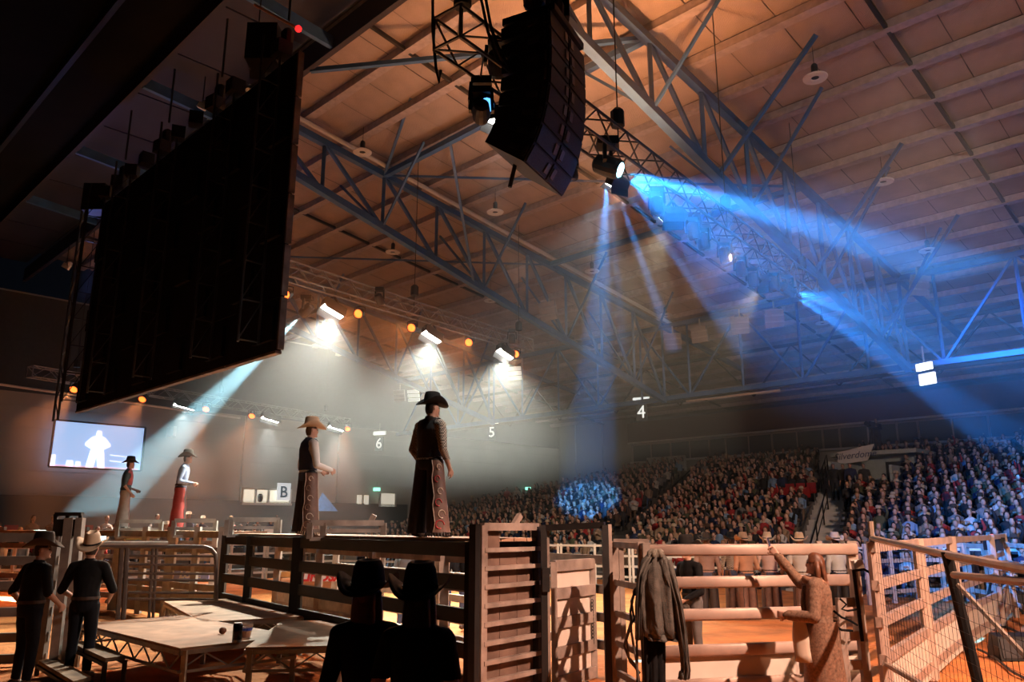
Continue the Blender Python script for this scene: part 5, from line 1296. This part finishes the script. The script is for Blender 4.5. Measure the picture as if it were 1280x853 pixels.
w2 = person(flat(at(524, 760, 4.9)), face_az(4), 'woman in black cropped tee and black hat beside the boarded gate', 1.66, dict(lh=(-.22, .18, 1.0), le=(-.27, .0, 1.10), rh=(.235, -.02, .83), re=(.245, -.06, 1.08)), [('trousers', ('hips', 'thigh', 'shin'), M_blkjean, .012, lambda c: c[:, 2] < .98), ('tee', ('torso', 'arm', 'hips'), M_blkshirt, .016, lambda c: (c[:, 2] > 1.06) & ((c[:, 2] > 1.2) | (abs(c[:, 0]) < .17))), ('belt', ('hips',), M_belt, .02, lambda c: (c[:, 2] > .95) & (c[:, 2] < .99), 0)], 0, M_dkhair, .60, M_hblack, 1.15, .06, .0115, female=True)

# ---- woman raising a phone
M_coat = mat('brown tweed coat', (.20, .115, .075), .9, var=.4, scale=45); M_collar = mat('collar fur', (.26, .13, .08), .9, var=.3, scale=40); M_chest = mat('chestnut hair', (.13, .045, .02), .5, var=.35, scale=25)
M_scarf = mat('cream scarf', (.62, .50, .40), .85, var=.1)
def coat(o, k, sp, hd, Rh):
    mb = MB(); rings = []
    for i in range(12):
        t = i/11; z = 1.06-.96*t; rx = .20+.05*t; ry = .175+.065*t
        rings.append([Vector((rx*math.cos(a)*(1+.035*math.sin(4*a+1)*t), .0+ry*math.sin(a)*(1+.03*math.sin(5*a)*t), z))*k for a in [2*math.pi*j/28 for j in range(28)]])
    mb.loft(rings, caps=False).build('coat_skirt', M_coat, o, smooth=True, world=False)
    MB().path([Vector((.11*math.cos(a), .02+.10*math.sin(a), 1.47+.02*math.sin(a)))*k for a in [2*math.pi*j/14 for j in range(15)]], .045*k, 8).build('collar', M_collar, o, smooth=True, world=False)
    for s in (-1, 1): MB().path([Vector((s*.06, .12, 1.42))*k, Vector((s*.05, .155, 1.25))*k, Vector((s*.03, .165, 1.05))*k], [.035*k, .03*k, .015*k], 6).build('lapel', M_coat, o, smooth=True, world=False)
    # cream garment over the bent forearm, black bag below it
    rings = []
    for i in range(8):
        t = i/7; c = Vector((-.22+.02*math.sin(t*3), .20-.03*t, 1.17-.52*t)); w_ = .045+.04*math.sin(min(1, t*1.5)*1.6); rings.append([(c+Vector((.55*w_*math.cos(a), w_*math.sin(a)*(1+.12*math.sin(3*a+t*4)), 0)))*k for a in [2*math.pi*j/14 for j in range(14)]])
    MB().loft(rings).build('draped_scarf', M_scarf, o, smooth=True, world=False)
pw = person(flat(at(1024, 760, 8.75)), face_az(-62), 'woman in long brown tweed coat raising a phone by the oval rail gate', 1.70,
    dict(rh=(.30, .46, 1.74), re=(.36, .22, 1.42), lh=(-.20, .32, 1.12), le=(-.28, .02, 1.12), nod=-.03, yaw=.12, curl=1.0), [('trousers', ('hips', 'thigh', 'shin'), M_blkjean, .012, lambda c: c[:, 2] < 1.05), ('coat_top', ('torso', 'arm', 'fore', 'hips'), M_coat, .024, lambda c: c[:, 2] > .98, .01), ('boots', ('foot',), M_boot, .01)], 2, M_chest, .40, None, voxel=.0085, female=True, extra=coat)
ph = thing('phone', 'phone held up by the woman in the tweed coat', 'phone', (pw.matrix_basis @ (Vector((.28, .54, 1.86))*(1.70/1.75))), face_az(-62))
MB().box((0, 0, 0), (.078, .012, .155), Matrix.Rotation(-.2, 3, 'X')).build('phone_body', mat('phone case', (.45, .32, .27), .3, var=.05), ph, world=False)
MB().box((0, -.008, 0), (.07, .004, .145), Matrix.Rotation(-.2, 3, 'X')).build('phone_screen', mat('phone glass', (.03, .03, .04), .1, var=0), ph, world=False)

# ---- man with a rope behind the jacket, cowboys in the arena
def rope_coil(o, k, sp, hd, Rh):
    for i in range(4): MB().path([(Vector((.02*i-.05, .22+.01*i, .80))+Vector((.13*math.cos(a), .02*math.sin(2*a), .11*math.sin(a))))*k for a in [2*math.pi*j/16 for j in range(17)]], .011*k, 5).build('rope_coil', M_ropeb, o, world=False)
M_ropeb = mat('braided rope', (.10, .085, .075), .9, var=.3, scale=60)
person(flat(at(866, 760, 12.2)), face_az(-118), 'man in black shirt and wide black hat holding a coiled rope behind the gate', 1.74, dict(yaw=.2, rh=(.15, .28, .98), re=(.27, .05, 1.08), lh=(-.12, .28, .95), le=(-.26, .05, 1.08), lean=.06), outfit(M_blkshirt, mat('grey trousers', (.12, .11, .11), .85)), 0, 0, 0, M_hblack, 1.2, 0, .0135, extra=rope_coil)
M_or = mat('orange tan shirt', (.55, .30, .19), .8, var=.1); M_pk = mat('pale pink shirt', (.60, .42, .36), .8, var=.1); M_bl = mat('faded brown shirt', (.28, .19, .16), .8, var=.15)
for x, d, az, shirt, hatm, lab, ps in ((887, 18.6, 20, M_bl, M_hbrown, 'cowboy in faded brown shirt and dark hat standing on the dirt', {}),
        (936, 18.2, -15, M_or, M_htan, 'cowboy in orange shirt and tan hat on the dirt, hands together', dict(lh=(-.10, .25, 1.05), rh=(.10, .25, 1.05))),
        (966, 18.6, 10, M_pk, M_hcream, 'cowboy in pale pink shirt and cream hat on the dirt', dict(lh=(-.16, .2, 1.0), le=(-.3, -.05, 1.12))),
        (1006, 17.8, 25, M_shirtw, M_hcream, 'cowboy in white shirt and cream hat half hidden by the phone woman', dict(rh=(.14, .26, 1.08), lh=(-.14, .26, 1.08))),
        (1053, 18.4, -10, M_shirtw, M_hcream, 'cowboy in white shirt partly behind the side gate', {}),
        (920, 19.6, 0, M_chk, M_hblack, 'cowboy in brown checked shirt behind the orange shirted one', {})):
    person(flat(at(x, 760, d)), face_az(az), lab, 1.76, dict(lean=.03, **ps), outfit(shirt, M_jeans), 0, 1, 0, hatm, 1.05, 0, .018, group='cowboys standing in the arena', extra=chaps(M_chdark if x % 2 else M_chbrown, M_chdark, M_chdark, fl=.1))
for x, d, az, m_, lab in ((505, 16.5, 30, TOPM[7], 'man in grey top standing beyond the chutes under the black hat rider'), (553, 16.0, -20, M_blkshirt, 'man in black top beyond the chutes, left of the boarded gate'), (584, 16.4, 10, M_blkshirt, 'man in black top beyond the chutes, right beside the boarded gate post')):
    person(flat(at(x, 760, d)), face_az(az), lab, 1.72, dict(lean=.12, rh=(.14, .28, 1.02), lh=(-.14, .28, 1.02)), outfit(m_, M_jeans), 0, 0, 0, None, voxel=.018, face=False, group='men beyond the chutes')
# ---- standing people at the stand stairs
for x, i, c, lab in ((1043, 14, 0, 'standing spectator in black at the left of the vomitory'), (1055, 14.4, 0, 'standing spectator in black at the middle of the vomitory'), (1064, 14, 2, 'standing spectator in navy at the vomitory corner'), (1081, 15, 1, 'standing spectator in charcoal inside the vomitory'),
        (1108, 19, 0, 'standing steward in black on the steps right of the banner'), (1118, 19, 1, 'standing steward in charcoal on the steps right of the banner')):
    p = onu(x, 600, row_u(i)); p.z = row_z(14 if i < 16 else i)
    person(p, PI-AZ+.2, lab, 1.72, {}, outfit(TOPM[c], PANTS[0]), 1, 0, 0, None, voxel=.024, face=False, group='standing people in the stand')
for x, c, lab in ((634, 6, 'standing spectator in red at the far left end of the stand'), (646, 5, 'standing spectator in white at the far left end of the stand')):
    p = onu(x, 600, row_u(12)); p.z = row_z(12); person(p, PI-AZ+.2, lab, 1.72, {}, outfit(TOPM[c], PANTS[0]), 1, 0, 0, None, voxel=.024, face=False, group='standing people in the stand')
p = onu(1098, 556, UB+1.6); p.z = PLZ
person(p, PI-AZ, 'camera operator in black on the platform above the vomitory', 1.74, dict(rh=(.15, .4, 1.3), re=(.28, .15, 1.2), lh=(-.15, .4, 1.3), le=(-.28, .15, 1.2)), outfit(TOPM[0], PANTS[0]), 1, 0, 0, None, voxel=.024, face=False)
t = thing('video_camera', 'black video camera on a tripod on the platform above the vomitory', 'camera', p-AX*.7)
c = p-AX*.7
for a in (0, 2.1, 4.2): MB().tube(c+Vector((.35*math.cos(a), .35*math.sin(a), 0)), c+UP*1.2, .03, n=6).build('leg', M_black, t)
MB().bar(c+UP*1.38+AX*.3, c+UP*1.38-AX*.35, .2, .28).build('camera_body', M_black, t); MB().tube(c+UP*1.38-AX*.35, c+UP*1.38-AX*.65, .1, .12, 10).build('lens', M_black, t)

# ================================================================ jacket and ropes on the return panel
def jacket():
    d = 8.9; M_den = mat('washed black denim', (.085, .078, .068), .9, var=.35, scale=12, bump=.25, bscale=60)
    t = thing('denim_jacket', 'faded black denim jacket hung over the gate post', 'jacket', at(815, 850, d))
    # body: a folded sheet with sampled outline left/right per height, given depth by folds
    L_ = [(690, 812, 828), (700, 802, 836), (715, 798, 843), (735, 797, 848), (760, 800, 850), (785, 803, 853), (797, 806, 855)]
    def sheet(rows, dd, depth, name, m, seed):
        rings = []
        for i, (y, a, b) in enumerate(rows):
            n = 30; rg = []
            for j in range(n):
                t_ = j/n*2*math.pi; s_ = (1-math.cos(t_))/2; x = a+(b-a)*s_
                p = at(x, y, d+dd); off = depth*(.4+.6*min(1, i/2))*math.sin(t_)*(1+.55*math.sin(s_*17+seed+i*.5))
                rg.append(p+Vector((0, -off, 0)))
            rings.append(rg)
        return MB().loft(rings).build(name, m, t, smooth=True)
    sheet(L_, 0, .10, 'back_panel', M_den, 0)
    sheet([(700, 826, 840), (725, 832, 846), (755, 840, 853), (790, 846, 858), (820, 850, 861), (838, 851, 863), (849, 847, 861)], -.07, .07, 'sleeve', M_den, 2)
    sheet([(692, 811, 822), (704, 801, 815), (720, 796, 806), (760, 794, 802), (800, 794, 801)], -.03, .07, 'far_sleeve', M_den, 4)
    sheet([(686.5, 813, 827), (690, 809, 830), (697, 808, 831)], -.02, .07, 'collar', mat('jacket collar', (.17, .15, .12), .9, var=.3, scale=10), 1)
    sheet([(793, 809, 852), (798, 809, 853), (801, 810, 853)], -.015, .11, 'waistband', M_den, 0)
    sheet([(839, 849, 863), (843, 848, 863), (848, 848, 862)], -.085, .075, 'cuff', M_den, 3)
    sheet([(796, 804, 832), (820, 805, 832), (855, 806, 832), (880, 808, 832)], .06, .08, 'dark_lining', M_matt, 0)
    rp = thing('rope_bundle', 'dark braided ropes hanging beside the denim jacket', 'rope', at(795, 735, 9.2))
    for k, pts in enumerate((((806, 725), (793, 738), (788, 765), (789, 790), (796, 830), (800, 862)), ((806, 728), (797, 745), (796, 800), (797, 860)), ((803, 760), (790, 778), (783, 800), (786, 822), (797, 835)), ((803, 765), (788, 780), (780, 808), (788, 828), (800, 842)), ((799, 735), (801, 770), (803, 815), (806, 862)), ((794, 740), (789, 752), (792, 770), (800, 777)))):
        MB().path([at(x, y, 9.0+.03*k) for x, y in pts], .014, 6).build('rope', M_ropeb, rp)
    MB().ball(at(795, 741, 9.1), .04, 8, 6).build('knot', M_matt, rp)
jacket()
